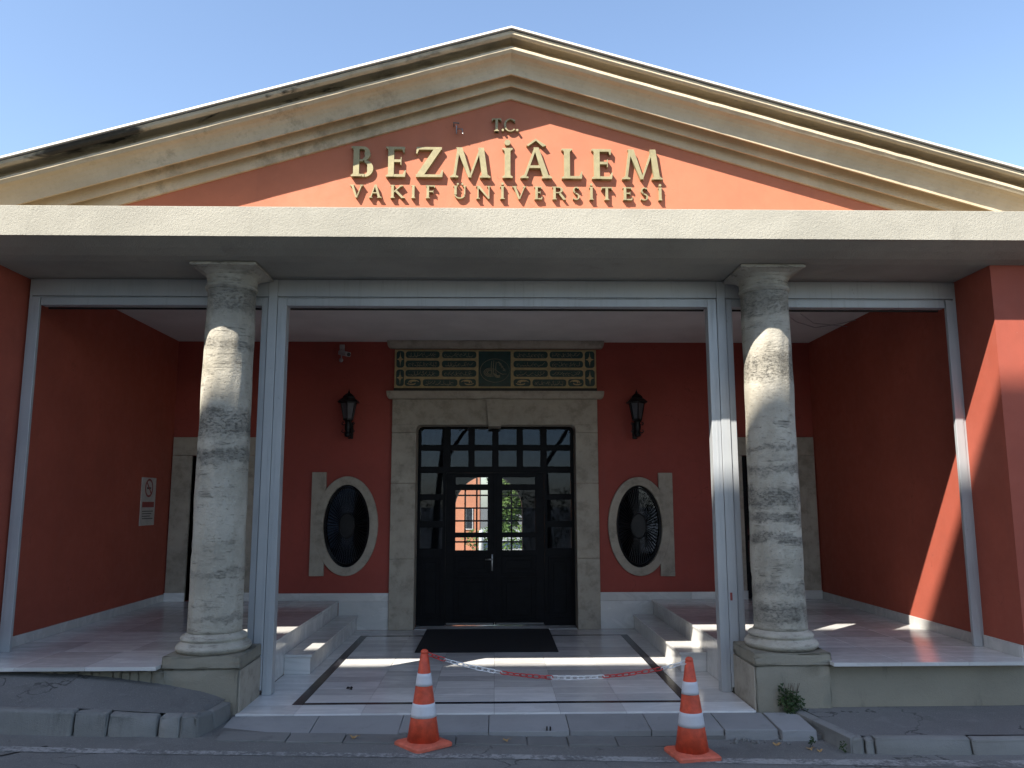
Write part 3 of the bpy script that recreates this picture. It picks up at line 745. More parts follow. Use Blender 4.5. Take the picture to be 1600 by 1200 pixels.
def script(bm, x0, x1, z0, z1, y):
    """a line of flowing calligraphy: sweeping bases, rising stems, bowls and dots"""
    x = x1 - .02; h = z1 - z0; bl = z0 + h * .34
    while x > x0 + .03:
        wd = RS.uniform(.035, .075); wd = min(wd, x - x0 - .01); k = RS.random(); yy = y - RS.uniform(0, .0006)
        if k < .45:
            ribbon(bm, [(x - wd * t, bl - h * .13 * sin(pi * t) + h * .08 * RS.uniform(-1, 1)) for t in (0, .15, .3, .45, .6, .75, .9, 1)], .0052, yy)
            if RS.random() < .7: ribbon(bm, [(x - wd * .1, bl), (x - wd * .1 - .003, bl + h * .25), (x - wd * .1 + .002, bl + h * .46)], .004, yy - .0003)
        elif k < .75:
            ribbon(bm, [(x - wd * .5 + wd * .45 * cos(a), bl + h * .02 + h * .17 * sin(a)) for a in [pi * .2 + q * .55 for q in range(9)]], .0045, yy)
        else:
            ribbon(bm, [(x, bl + h * .42), (x - wd * .3, bl + h * .2), (x - wd * .7, bl), (x - wd * 1.1, bl + h * .04)], .005, yy)
        for _ in range(RS.randint(0, 2)):
            dx, dz = x - wd * RS.uniform(.2, .9), bl + h * RS.choice((-.2, .3, .4)); q = .0055
            v = [bm.verts.new(p) for p in ((dx - q, yy, dz), (dx, yy, dz - q), (dx + q, yy, dz), (dx, yy, dz + q))]; bm.faces.new(v)
        x -= wd * .92
def cart(x0, x1, z0, z1, r=.04, write=True, name='cartouche'):
    bm = B(); prism_y(bm, rrect(x0, x1, z0, z1, r), 12.6195, 12.63); o = obj(name, bm, GREEN, ip)
    if write:
        bm = B(); script(bm, x0 + .03, x1 - .03, z0, z1, 12.6175); obj('script', bm, SCRIPT, ip); 
    return o
U = lambda px: -1.605 + (px - 78) / (1470 - 78) * 3.235          # along the panel
V = lambda py: 4.512 - (py - 122) / (393 - 122) * .622
for a, b in ((152, 386), (402, 640), (897, 1135), (1149, 1380)):
    for c, d in ((132, 180), (198, 246), (264, 312)): cart(U(a), U(b), V(d), V(c), .042)
for a, b in ((272, 510), (1028, 1262)): cart(U(a), U(b), V(379), V(330), .042)
def leaf_scroll(x0, x1, z0, z1, flip):
    cart(x0, x1, z0, z1, .042, False)
    bm = B(); cx, cz, wx, wz = (x0 + x1) / 2, (z0 + z1) / 2, (x1 - x0) * .42, (z1 - z0) * .40
    f = -1 if flip else 1
    for k, (a0, a1, r0, r1) in enumerate(((.2, 3.4, .95, .55), (.6, 3.9, .62, .2), (3.4, 6.0, .9, .4))):
        ribbon(bm, [(cx + f * wx * (r0 + (r1 - r0) * t) * cos(a0 + (a1 - a0) * t), cz + wz * (r0 + (r1 - r0) * t) * sin(a0 + (a1 - a0) * t)) for t in [q / 10 for q in range(11)]], .013, 12.6178 - k * .0006)
    obj('leaf_scroll', bm, GOLD, ip)
for (a, b, fl) in ((148, 258, 0), (522, 638, 1), (897, 1015, 0), (1275, 1382, 1)): leaf_scroll(U(a), U(b), V(379), V(328), fl)
def star(x0, x1, z0, z1):
    cart(x0, x1, z0, z1, .045, False)
    cx, cz, hx, hz = (x0 + x1) / 2, (z0 + z1) / 2, (x1 - x0) * .44, (z1 - z0) * .44; P = []
    for k in range(16):
        a = 2 * pi * k / 16; r = 1 if k % 4 == 0 else (.36 if k % 2 else .42); P.append((cx + hx * r * cos(a), cz + hz * r * sin(a)))
    bm = B(); prism_y(bm, P, 12.615, 12.6192); obj('star_ornament', bm, GOLD, ip)
for a, b in ((88, 142), (1393, 1460)):
    star(U(a), U(b), V(248), V(130)); star(U(a), U(b), V(378), V(262))
bm = B(); prism_y(bm, rrect(U(655), U(878), V(380), V(131), .004, 1), 12.619, 12.63); obj('tughra_field', bm, GREEN, ip)
bm = B(); cx, cz = U(768), V(268); T = 12.6175
ribbon(bm, [(cx + .235 * cos(a * .1309), cz + .19 * sin(a * .1309)) for a in range(49)], .004, T)
for dx, hgt in ((-.055, .15), (-.02, .165), (.018, .14)):          # three tall shafts of the monogram
    ribbon(bm, [(cx + dx, cz - .06), (cx + dx - .004, cz + hgt * .4), (cx + dx + .004, cz + hgt)], .006, T - .0006)
for k in range(3):                                                  # nested loops sweeping left
    ribbon(bm, [(cx - .07 + (.105 - .028 * k) * cos(a), cz - .03 + (.068 - .018 * k) * sin(a)) for a in [.5 + q * .42 for q in range(14)]], .006, T - .0012 - k * .0004)
for k in range(4):
    ribbon(bm, [(cx - .05 + .02 * k, cz - .02 - .02 * k), (cx + .0, cz - .06 - .014 * k), (cx + .05, cz - .085 - .01 * k), (cx + .085, cz - .07 - .012 * k)], .006, T - .003 - k * .0004)
ribbon(bm, [(cx + .0, cz + .02), (cx + .06, cz - .03), (cx + .12, cz - .06), (cx + .19, cz - .055)], .005, T - .005)
for k in range(7):                                                  # flower sprig on the right
    x, z = cx + .06 + .015 * k + .012 * (k % 2), cz + .13 - .022 * k
    ribbon(bm, [(x - .02, z), (x, z + .008), (x + .02, z - .006)], .007, T - .006 - k * .0003)
obj('tughra', bm, SCRIPT, ip)

door = empty('entrance_door', (.02, 12.98, F)); door.parent = bld; door.location = Vector((.02, 12.98, F)) - wloc(bld)
YD = 12.98
def grid_frame(name, x0, x1, z0, z1, holes, y0, y1, mat, par):
    """solid board of [x0,x1]x[z0,z1] with rectangular holes, cut on the grid of all hole edges"""
    xs_ = sorted({x0, x1, *[h[0] for h in holes], *[h[1] for h in holes]}); zs_ = sorted({z0, z1, *[h[2] for h in holes], *[h[3] for h in holes]})
    bm = B()
    solid = {}
    for i in range(len(xs_) - 1):
        for j in range(len(zs_) - 1):
            mx, mz = (xs_[i] + xs_[i + 1]) / 2, (zs_[j] + zs_[j + 1]) / 2
            solid[i, j] = not any(h[0] < mx < h[1] and h[2] < mz < h[3] for h in holes)
    vc = {}
    def V_(i, j, y):
        k = (i, j, y)
        if k not in vc: vc[k] = bm.verts.new((xs_[i], y, zs_[j]))
        return vc[k]
    for (i, j), s in solid.items():
        if not s: continue
        bm.faces.new((V_(i, j, y0), V_(i + 1, j, y0), V_(i + 1, j + 1, y0), V_(i, j + 1, y0)))
        bm.faces.new((V_(i, j + 1, y1), V_(i + 1, j + 1, y1), V_(i + 1, j, y1), V_(i, j, y1)))
        for di, dj, a, b in ((-1, 0, (i, j), (i, j + 1)), (1, 0, (i + 1, j + 1), (i + 1, j)), (0, -1, (i + 1, j), (i, j)), (0, 1, (i, j + 1), (i + 1, j + 1))):
            if not solid.get((i + di, j + dj), False): bm.faces.new((V_(*a, y0), V_(*b, y0), V_(*b, y1), V_(*a, y1)))
    bmesh.ops.recalc_face_normals(bm, faces=bm.faces[:])
    return obj(name, bm, mat, par)
cols_ = [(-1.20, -.838), (-.724, -.431), (-.327, -.044), (.061, .354), (.459, .742), (.847, 1.235)]
holes = [(a, b, c, d) for a, b in cols_ for c, d in ((3.01, 3.27), (2.657, 2.916))]
side = [(a, b, c, d) for a, b in (cols_[0], cols_[-1]) for c, d in ((2.214, 2.553), (1.786, 2.122), (1.352, 1.684))]
grid_frame('door_frame', -1.252, 1.287, F + .008, 3.30, holes + side + [(-.79, .80, F + .008, 2.556)], YD, YD + .09, DARK, door)
def pane(h, name='pane', y=YD + .045, par=door):
    bm = B(); box(bm, h[0] - .004, h[1] + .004, y, y + .006, h[2] - .004, h[3] + .004); return obj(name, bm, GLASS, par)
for h in holes + side: pane(h)
def moulded_panel(x0, x1, z0, z1, y, par):
    bm = B()
    for a, b, c, d in ((x0, x1, z0, z0 + .03), (x0, x1, z1 - .03, z1), (x0, x0 + .03, z0 + .03, z1 - .03), (x1 - .03, x1, z0 + .03, z1 - .03)): box(bm, a, b, y - .014, y + .004, c, d, .004)
    box(bm, x0 + .08, x1 - .08, y - .010, y + .004, z0 + .08, z1 - .08, .006); return obj('door_panel', bm, DARK, par)
for a, b in ((-1.19, -.85), (.86, 1.225)): moulded_panel(a, b, .26, 1.22, YD, door)
for x0, x1 in ((-.787, -.002), (.005, .797)):
    q0, q1 = (-.633, -.104) if x0 < -.1 else (.123, .652)
    hs = [(q0, q1, 2.372, 2.482), (q0, q1, 1.603, 2.276), (q0, q1, 1.322, 1.524)]
    lf = grid_frame('door_leaf', x0, x1, F + .015, 2.552, hs, YD + .012, YD + .062, DARK, door)
    for h in hs: pane(h, y=YD + .034)
    moulded_panel(q0 - .02, q1 + .02, .95, 1.25, YD + .012, door); moulded_panel(q0 - .02, q1 + .02, .23, .91, YD + .012, door)
    bm = B(); box(bm, x0 + .02, x1 - .02, YD + .004, YD + .012, F + .02, F + .05, .002); obj('kick_strip', bm, KICK, door)
bm = B(); box(bm, -.022, .025, YD + .0005, YD + .0118, F + .06, 2.548, .003); obj('meeting_strip', bm, DARK, door)
bm = B(); box(bm, -.055, -.026, YD - .002, YD + .012, 1.0, 1.26, .004); tube(bm, [(-.04, YD, 1.185), (-.04, YD - .05, 1.185), (-.055, YD - .055, 1.185), (-.15, YD - .05, 1.18)], .011, 8); obj('door_handle', bm, SILVER, door, True)

# ------------------------------------------------------------------ oval windows with letter-shaped stone surrounds
for cx, cz, s in OV:
    ow = empty('oval_window', (cx, 12.6, cz)); ow.parent = bld; ow.location = Vector((cx, 12.6, cz)) - wloc(bld)
    n = 72; rx, rz, ox, oz = .36, .635, .49, .765
    y0, y1 = 12.612, YB + .14
    bm = B(); R4 = []
    for i in range(n):
        a = 2 * pi * i / n; c, q = cos(a), sin(a)
        R4.append([bm.verts.new(p) for p in ((cx + ox * c, YB + .005, cz + oz * q), (cx + ox * c, y0 + .006, cz + oz * q), (cx + (ox - .006) * c, y0, cz + (oz - .006) * q), (cx + (rx + .006) * c, y0, cz + (rz + .006) * q), (cx + rx * c, y0 + .006, cz + rz * q), (cx + rx * c, y1, cz + rz * q))])
    for i in range(n):
        a, b = R4[i], R4[(i + 1) % n]
        for k in range(5): bm.faces.new((a[k], a[k + 1], b[k + 1], b[k]))
    bmesh.ops.recalc_face_normals(bm, faces=bm.faces[:])
    obj('oval_surround', bm, SURR, ow)
    bm = B()
    sx0, sx1 = (-2.862, -2.642) if s < 0 else (2.588, 2.808)
    zb_, zt_ = (.962, 2.555) if s < 0 else (.942, 2.54)
    # stem of the letter, its inner side following the oval
    N = 40; row = []
    for i in range(N + 1):
        z = zb_ + (zt_ - zb_) * i / N; xin = sx1 if s < 0 else sx0; xout = sx0 if s < 0 else sx1
        row.append((xout, xin, z))
    segs = []
    for (xo, xi, z) in row:
        u = (z - cz) / oz
        xo_el = cx + s * (ox - .003) * sqrt(1 - u * u) if abs(u) < 1 else None
        if xo_el is not None and (xo_el - xi) * s > 0: segs.append((xo, xo_el, z))       # stem merges into the oval
        else: segs.append((xo, xi, z))
    f0 = [(bm.verts.new((a, 12.614, z)), bm.verts.new((b, 12.614, z))) for a, b, z in segs]; b0 = [(bm.verts.new((a, YB + .005, z)), bm.verts.new((b, YB + .005, z))) for a, b, z in segs]
    for i in range(N):
        bm.faces.new((f0[i][0], f0[i][1], f0[i + 1][1], f0[i + 1][0])); bm.faces.new((f0[i][0], f0[i + 1][0], b0[i + 1][0], b0[i][0])); bm.faces.new((f0[i][1], b0[i][1], b0[i + 1][1], f0[i + 1][1]))
    bm.faces.new((f0[0][0], b0[0][0], b0[0][1], f0[0][1])); bm.faces.new((f0[-1][0], f0[-1][1], b0[-1][1], b0[-1][0]))
    bmesh.ops.recalc_face_normals(bm, faces=bm.faces[:]); obj('surround_stem', bm, SURR, ow)
    bm = B(); v = [bm.verts.new((cx + rx * cos(2 * pi * i / n), YB + .06, cz + rz * sin(2 * pi * i / n))) for i in range(n)]; bm.faces.new(v)
    r_ = bmesh.ops.extrude_face_region(bm, geom=bm.faces[:]); bmesh.ops.translate(bm, verts=[e for e in r_['geom'] if isinstance(e, bmesh.types.BMVert)], vec=(0, .008, 0))
    bmesh.ops.recalc_face_normals(bm, faces=bm.faces[:]); obj('pane', bm, OVALG, ow)
    bm = B(); v = [bm.verts.new((cx + rx * cos(2 * pi * i / n), YB + .135, cz + rz * sin(2 * pi * i / n))) for i in range(n)]; bm.faces.new(v); obj('blind_backing', bm, IRON, ow)
    bm = B()
    for k in (.985, .93):
        tube(bm, [(cx + rx * k * cos(a * .1309), YB + .015, cz + rz * k * sin(a * .1309)) for a in range(48)], .012, 6, True)
    obj('grille_rim', bm, IRON, ow)
    bm = B(); ix, iz = .12, .19
    tube(bm, [(cx + ix * cos(a * .2618), YB + .015, cz + iz * sin(a * .2618)) for a in range(24)], .011, 6, True)
    for k in range(60):
        a = 2 * pi * k / 60; c, q = cos(a), sin(a)
        tube(bm, [(cx + ix * c, YB + .015, cz + iz * q), (cx + rx * .95 * c, YB + .015, cz + rz * .95 * q)], .0052, 4)
    obj('grille', bm, IRON, ow)
    bm = B(); v = [bm.verts.new((cx + ix * .98 * cos(2 * pi * i / 40), YB + .016, cz + iz * .98 * sin(2 * pi * i / 40))) for i in range(40)]; bm.faces.new(v)
    r_ = bmesh.ops.extrude_face_region(bm, geom=bm.faces[:]); bmesh.ops.translate(bm, verts=[e for e in r_['geom'] if isinstance(e, bmesh.types.BMVert)], vec=(0, .01, 0)); bmesh.ops.recalc_face_normals(bm, faces=bm.faces[:])
    obj('grille_hub', bm, IRON, ow)

# ------------------------------------------------------------------ side doorways
for s, o0, o1, i0, i1 in ((-1, -5.05, -3.63, -4.75, -3.90), (1, 3.66, 5.095, 3.93, 4.82)):
    dw = empty('side_doorway', ((i0 + i1) / 2, YB, PZ)); dw.parent = bld; dw.location = Vector(((i0 + i1) / 2, YB, PZ)) - wloc(bld)
    for a, b in ((o0, i0), (i1, o1)):
        bm = B(); box(bm, a, b, 12.615, YB + .20, PZ + .001, 2.815, .004); obj('door_jamb', bm, SURR, dw)
        bm = B(); box(bm, a - .006, b + .006, 12.60, 12.614, PZ + .001, .72, .002); obj('jamb_foot', bm, MARBS, dw)
    bm = B(); box(bm, o0, o1, 12.615, YB + .20, 2.818, 3.105, .004); obj('door_lintel', bm, SURR, dw)
    w_ = i1 - i0
    hs = [(i0 + .10, i1 - .10, PZ + .55 + .42 * k, PZ + .55 + .42 * k + .34) for k in range(4)]
    grid_frame('door_leaf', i0 + .003, i1 - .003, PZ + .01, 2.812, hs, YB + .14, YB + .19, DARK, dw)
    for h in hs: pane(h, y=YB + .16, par=dw)

# ------------------------------------------------------------------ raised letters
def glyph(ch, W):
    Q = []; t, th, sf = .185, .085, .05
    def st(x0, y0, x1, y1, a, b=None):
        b = a if b is None else b; Q.append([(x0 - a / 2, y0), (x0 + a / 2, y0), (x1 + b / 2, y1), (x1 - b / 2, y1)])
    def bar(x0, x1, y0, h): Q.append([(x0, y0), (x1, y0), (x1, y0 + h), (x0, y0 + h)])
    def serif(x, y, wd, t_=t): 
        y0 = 0 if y == 0 else 1 - sf; bar(x - wd / 2, x + wd / 2, y0, sf)
        e = .05
        if y == 0: Q.append([(x - t_ / 2 - e, sf), (x + t_ / 2 + e, sf), (x + t_ / 2, sf + e), (x - t_ / 2, sf + e)])
        else: Q.append([(x - t_ / 2, 1 - sf - e), (x + t_ / 2, 1 - sf - e), (x + t_ / 2 + e, 1 - sf), (x - t_ / 2 - e, 1 - sf)])
    def arc(cx, cy, rx, ry, a0, a1, tmax, tmin, n=14):
        for k in range(n):
            P = []
            for j, s in ((k, 1), (k, 0), (k + 1, 0), (k + 1, 1)):
                a = radians(a0 + (a1 - a0) * j / n); th_ = tmin + (tmax - tmin) * abs(cos(a)) ** 1.3
                P.append((cx + (rx - (0 if s else th_)) * cos(a), cy + (ry - (0 if s else min(th_, th_ * .5 + tmin * .5))) * sin(a)))
            Q.append(P)
    c = ch
    if c in 'Iİ':
        st(W / 2, 0, W / 2, 1, t); serif(W / 2, 0, W); serif(W / 2, 1, W)
    elif c in 'EF':
        x = .07 + t / 2; st(x, 0, x, 1, t); serif(x, 1, t + .14)
        bar(x, W - .03, 1 - th, th); Q.append([(W - .06, 1 - .19), (W - .03, 1 - .19), (W - .01, 1), (W - .12, 1 - .005)])
        bar(x, W * .80, .49, th); Q.append([(W * .76, .40), (W * .80, .40), (W * .81, .66), (W * .77, .66)])
        serif(x, 0, t + .14)
        if c == 'E': bar(x, W - .02, 0, th); Q.append([(W - .12, .005), (W, .0), (W + .03, .22), (W - .005, .22)])
    elif c == 'L':
        x = .09 + t / 2; st(x, 0, x, 1, t); serif(x, 1, t + .16); serif(x, 0, t + .16); bar(x, W - .01, 0, th); Q.append([(W - .12, .005), (W, 0), (W + .02, .24), (W - .015, .24)])
    elif c in 'BR':
        x = .07 + t / 2; st(x, 0, x, 1, t); serif(x, 1, t + .14); serif(x, 0, t + .14)
        wt = W * .86; bar(x, wt * .62, 1 - th, th); bar(x, wt * .62, .50, th * .8)
        arc(wt * .62, .765, wt * .38, .235, 90, -90, t, th)
        if c == 'B': bar(x, W * .60, 0, th); arc(W * .60, .275, W * .40, .275, 90, -90, t * 1.05, th)
        else: Q.append([(wt * .55, .52), (wt * .80, .52), (W + .10, 0), (W - .12, 0)])
    elif c == 'Z':
        bar(.02, W - .02, 1 - th, th); Q.append([(.0, .78), (.04, .78), (.12, 1 - .002), (.02, 1 - .002)])
        Q.append([(.0, th * .5), (.24, th * .5), (W - .02, 1 - th * .5), (W - .26, 1 - th * .5)])
        bar(.0, W - .01, 0, th); Q.append([(W - .12, .002), (W, .002), (W + .03, .24), (W - .01, .24)])
    elif c == 'M':
        m = W / 2
        st(.11, 0, .25, 1, th); st(W - .13, 0, W - .26, 1, t); st(.27, 1, m, 0.0, t * 1.05, .10); st(m, 0, W - .27, 1, .06, .07)
        serif(.11, 0, .26, th); serif(W - .13, 0, .34)
    elif c in 'AÂ':
        m = W / 2
        st(.11, 0, m - .02, 1, th, .08); st(W - .14, 0, m + .01, 1.03, t, .16); bar(W * .25, W * .72, .34, th); serif(.11, 0, .26, th); serif(W - .13, 0, .33)
        if c == 'Â':
            Q.append([(m - .30, 1.10), (m - .24, 1.08), (m + .02, 1.27), (m - .01, 1.33)]); Q.append([(m + .0, 1.33), (m - .0, 1.27), (m + .22, 1.06), (m + .34, 1.10)])
    elif c == 'V':
        m = W / 2; st(m, 0, .15, 1, .14, t); st(m + .01, 0, W - .13, 1, .06, th); serif(.15, 1, .34); serif(W - .13, 1, .27, th)
    elif c == 'K':
        x = .07 + t / 2; st(x, 0, x, 1, t); serif(x, 0, t + .15); serif(x, 1, t + .15)
        Q.append([(x + .02, .46), (x + .10, .42), (W - .14, 1), (W - .24, 1)]); serif(W - .2, 1, .28, th)
        Q.append([(x + .12, .58), (x + .30, .62), (W + .05, 0), (W - .18, 0)]); bar(W - .22, W + .08, 0, sf)
    elif c == 'N':
        st(.15, 0, .15, 1, th); st(W - .15, 0, W - .15, 1, th); st(.17, 1, W - .15, 0, t * 1.2, .12); serif(.15, 0, .28, th); serif(W - .15, 1, .28, th); bar(0, .2, 1 - sf, sf)
    elif c == 'Ü':
        st(.17, .3, .17, 1, t); st(W - .16, .3, W - .16, 1, th); serif(.17, 1, .34); serif(W - .16, 1, .27, th)
        m = (.17 - t / 2 + W - .16 + th / 2) / 2; arc(m, .34, m - .17 + t / 2, .34, 180, 360, .11, .08)
        for dx in (-.17, .17): Q.append([(W / 2 + dx + .08 * cos(a), 1.16 + .08 * sin(a)) for a in [2 * pi * k / 8 for k in range(8)]])
    elif c == 'T':
        st(W / 2, 0, W / 2, 1, t); serif(W / 2, 0, t + .18); bar(.02, W - .02, 1 - th, th)
        Q.append([(.0, .78), (.035, .78), (.11, 1 - .003), (.02, 1 - .003)]); Q.append([(W - .035, .78), (W, .78), (W - .02, 1 - .003), (W - .11, 1 - .003)])
    elif c == 'S':
        arc(W * .5, .755, W * .44, .245, 35, 250, .12, .075); arc(W * .5, .255, W * .48, .255, 70, -145, .13, .075)
        Q.append([(W * .26, .60), (W * .36, .50), (W * .76, .40), (W * .66, .52)]); Q.append([(W * .82, .78), (W * .88, .78), (W * .90, .98), (W * .86, .98)]); Q.append([(W * .05, .04), (W * .10, .04), (W * .12, .26), (W * .07, .26)])
    elif c == 'C':
        arc(W * .55, .5, W * .55, .5, 40, 320, .15, .06, 22); Q.append([(W * .93, .70), (W * .98, .70), (W * .98, .95), (W * .93, .95)])
    elif c == '.':
        Q.append([(W / 2 + .09 * cos(a), .09 + .09 * sin(a)) for a in [2 * pi * k / 10 for k in range(10)]])
    if c == 'İ': Q.append([(W / 2 + .10 * cos(a), 1.19 + .10 * sin(a)) for a in [2 * pi * k / 10 for k in range(10)]])
    return Q
def lettering(name, label, items, zb, H, yf, tilt=0.0):
    root = empty(name, ((items[0][1] + items[-1][2]) / 2, 8.0, zb), label, 'lettering', 'raised bronze letters on the pediment')
    for ch, x0, x1 in items:
        bm = B(); W = (x1 - x0) / H
        for k, P in enumerate(glyph(ch, W)):
            prism_y(bm, [(x0 + x * H, zb + z * H - tilt * (x0 + x * H)) for x, z in P], yf + k * .0004, 7.999)
        obj('letter', bm, BRONZE, root)
X1 = [-1.512, -1.281, -1.148, -.947, -.833, -.556, -.468, -.064, .075, .184, .27, .587, .697, .913, 1.019, 1.231, 1.345, 1.753]
lettering('pediment_lettering', 'large raised bronze letters of the middle and tallest line on the red pediment', [(c, X1[2 * i], X1[2 * i + 1]) for i, c in enumerate('BEZMİÂLEM')], 5.462, .331, 7.95, .004)
X2 = [-1.516, -1.379, -1.316, -1.191, -1.096, -.954, -.878, -.836, -.728, -.628, -.44, -.297, -.201, -.045, .05, .101, .181, .327, .411, .491, .6, .731, .812, .89, .989, 1.034, 1.115, 1.232, 1.343, 1.44, 1.528, 1.612, 1.719, 1.757]
lettering('pediment_lettering', 'small raised bronze letters in the long bottom line just above the canopy', [(c, X2[2 * i], X2[2 * i + 1]) for i, c in enumerate('VAKIFÜNİVERSİTESİ')], 5.232, .140, 7.955, .003)
lettering('pediment_lettering', 'two initials with full stops, topmost and shortest bronze line near the gable apex', [('T', -.037, .066), ('.', .064, .096), ('C', .092, .214), ('.', .216, .25)], 5.984, .142, 7.955)
# small metal bracket left of the initials
bm = B(); tube(bm, [(-.44, 7.998, 6.055), (-.44, 7.93, 6.06), (-.38, 7.92, 6.05)], .008, 6); tube(bm, [(-.41, 7.998, 6.03), (-.41, 7.94, 6.03), (-.41, 7.935, 5.94)], .006, 6); tube(bm, [(-.40, 7.95, 6.0), (-.35, 7.94, 5.995), (-.342, 7.935, 5.94)], .006, 6)
tag(obj('wall_bracket', bm, SILVER), 'tiny bent metal bracket on the red gable left of the initials', 'bracket')

# ------------------------------------------------------------------ lanterns
def lantern(cx, label):
    L = empty('wall_lantern', (cx, YB, 3.1), label, 'lantern', 'black wall lanterns beside the door')
    cy = 12.40
    def o(name, bm, mat=IRON, sm=False): return obj(name, bm, mat, L, sm)
    bm = B(); lathe(bm, [(.178, 3.628), (.182, 3.636), (.150, 3.665), (.118, 3.69), (.098, 3.70), (.098, 3.716), (.085, 3.735), (.05, 3.765), (.028, 3.775)], cx, cy, 6, pi / 6); o('lantern_roof', bm)
    bm = B(); lathe(bm, [(.028, 3.775), (.02, 3.785), (.012, 3.80), (.016, 3.81), (.006, 3.825), (.003, 3.85)], cx, cy, 10); o('finial', bm)
    bm = B(); lathe(bm, [(.070, 3.372), (.122, 3.628)], cx, cy, 6, pi / 6); o('lantern_glass', bm, LANG)
    bm = B()
    for k in range(6):
        a = pi / 6 + k * pi / 3; tube(bm, [(cx + .074 * cos(a), cy + .074 * sin(a), 3.37), (cx + .127 * cos(a), cy + .127 * sin(a), 3.63)], .009, 5)
    lathe(bm, [(.062, 3.345), (.084, 3.35), (.084, 3.374), (.05, 3.376)], cx, cy, 6, pi / 6)
    lathe(bm, [(.135, 3.614), (.135, 3.63), (.1, 3.631)], cx, cy, 6, pi / 6)
    o('lantern_cage', bm)
    bm = B(); lathe(bm, [(.02, 3.09), (.045, 3.10), (.055, 3.13), (.04, 3.155), (.03, 3.17), (.052, 3.20), (.056, 3.25), (.045, 3.30), (.062, 3.345)], cx, cy, 14); o('lantern_stem', bm, IRON, True)
    for s in (-1, 1):
        for z in (3.17, 3.29):
            bm = B(); tube(bm, [(cx + s * .03, cy, z), (cx + s * .075, cy, z - .012), (cx + s * .10, cy, z + .012), (cx + s * .085, cy, z + .035), (cx + s * .07, cy, z + .02)], .010, 6); o('scroll', bm)
    bm = B(); tube(bm, [(cx, cy, 3.13), (cx, cy + .10, 3.10), (cx, cy + .18, 3.16), (cx, YB - .02, 3.20)], .018, 8); box(bm, cx - .04, cx + .04, YB - .02, YB - .001, 3.08, 3.34, .006); o('wall_arm', bm)
lantern(-2.285, 'black iron wall lantern left of the door above the left oval window')
lantern(2.235, 'black iron wall lantern right of the door above the right oval window')

# ------------------------------------------------------------------ security camera
cc = empty('security_camera', (-2.42, YB, 4.45), 'small grey security camera on the wall under the porch ceiling left of the door', 'camera')
bm = B(); box(bm, -2.50, -2.42, YB - .03, YB - .001, 4.44, 4.60, .006); obj('wall_plate', bm, CCTV, cc)
bm = B(); tube(bm, [(-2.46, YB - .02, 4.50), (-2.46, YB - .12, 4.50), (-2.45, YB - .18, 4.45)], .018, 8); obj('bracket', bm, CCTV, cc, True)
bm = B(); t = bmesh.new(); box(t, -.045, .045, -.18, .10, -.035, .035, .012); bmesh.ops.transform(t, matrix=Matrix.Translation((-2.40, YB - .22, 4.42)) @ Matrix.Rotation(radians(38), 4, 'Z') @ Matrix.Rotation(radians(14), 4, 'X'), verts=t.verts[:]); merge(bm, t); obj('camera_housing', bm, CCTV, cc)
bm = B(); t = bmesh.new(); bmesh.ops.create_cone(t, cap_ends=True, radius1=.028, radius2=.028, depth=.02, segments=16, matrix=Matrix.Translation((-2.40, YB - .22, 4.42)) @ Matrix.Rotation(radians(38), 4, 'Z') @ Matrix.Rotation(radians(14), 4, 'X') @ Matrix.Translation((0, -.188, 0)) @ Matrix.Rotation(pi / 2, 4, 'X')); merge(bm, t); obj('lens', bm, NBLK, cc)
bm = B(); t = bmesh.new(); bmesh.ops.create_icosphere(t, subdivisions=2, radius=.034, matrix=Matrix.Translation((-2.455, YB - .10, 4.33))); merge(bm, t); tube(bm, [(-2.46, YB - .05, 4.50), (-2.455, YB - .08, 4.35)], .012, 6); obj('junction_ball', bm, CCTV, cc, True)

# ------------------------------------------------------------------ no-smoking notice on the left side wall
nx0 = -5.074
no = empty('no_smoking_notice', (nx0, 11.85, 2.1), 'tall pale no-smoking notice on the left porch wall', 'notice')
bm = B(); box(bm, nx0, nx0 + .012, 11.62, 12.10, 1.76, 2.45, .002); obj('board', bm, PAPER, no)
XN = nx0 + .0135
def nquad(bm, y0, y1, z0, z1, dx=0): bm.faces.new([bm.verts.new((XN + dx, y, z)) for y, z in ((y0, z0), (y1, z0), (y1, z1), (y0, z1))])
bm = B(); cy, cz = 11.86, 2.30
for r0, r1 in ((.135, .105),):
    for k in range(32):
        a, b = 2 * pi * k / 32, 2 * pi * (k + 1) / 32
        bm.faces.new([bm.verts.new((XN, cy + r * cos(t), cz + r * sin(t))) for r, t in ((r1, a), (r0, a), (r0, b), (r1, b))])
bm.faces.new([bm.verts.new((XN + .001, cy + y, cz + z)) for y, z in ((-.085, .065), (-.065, .085), (.085, -.065), (.065, -.085))])
nquad(bm, 11.66, 12.06, 2.02, 2.10); obj('prohibition_ring', bm, NRED, no)
bm = B(); nquad(bm, cy - .07, cy + .05, cz - .016, cz + .012, -.0005); nquad(bm, cy + .055, cy + .07, cz - .016, cz + .012, -.0005)
for k in range(4): nquad(bm, 11.67 + .01 * (k % 2), 12.04 - .05 * (k % 3), 1.97 - .035 * k - .012, 1.97 - .035 * k)
obj('pictogram_and_text', bm, NBLK, no)

# ceiling cable near the right wall
bm = B(); tube(bm, [(4.0, 10.6, 4.645), (4.25, 10.9, 4.60), (4.6, 11.1, 4.56), (4.95, 11.0, 4.60), (5.11, 10.9, 4.63)], .006, 5); tube(bm, [(4.2, 10.6, 4.645), (4.5, 10.9, 4.58), (5.11, 11.2, 4.60)], .005, 5)
tag(obj('ceiling_cable', bm, CCTV, None, True), 'loose pale cables sagging under the porch ceiling by the right wall', 'cable')

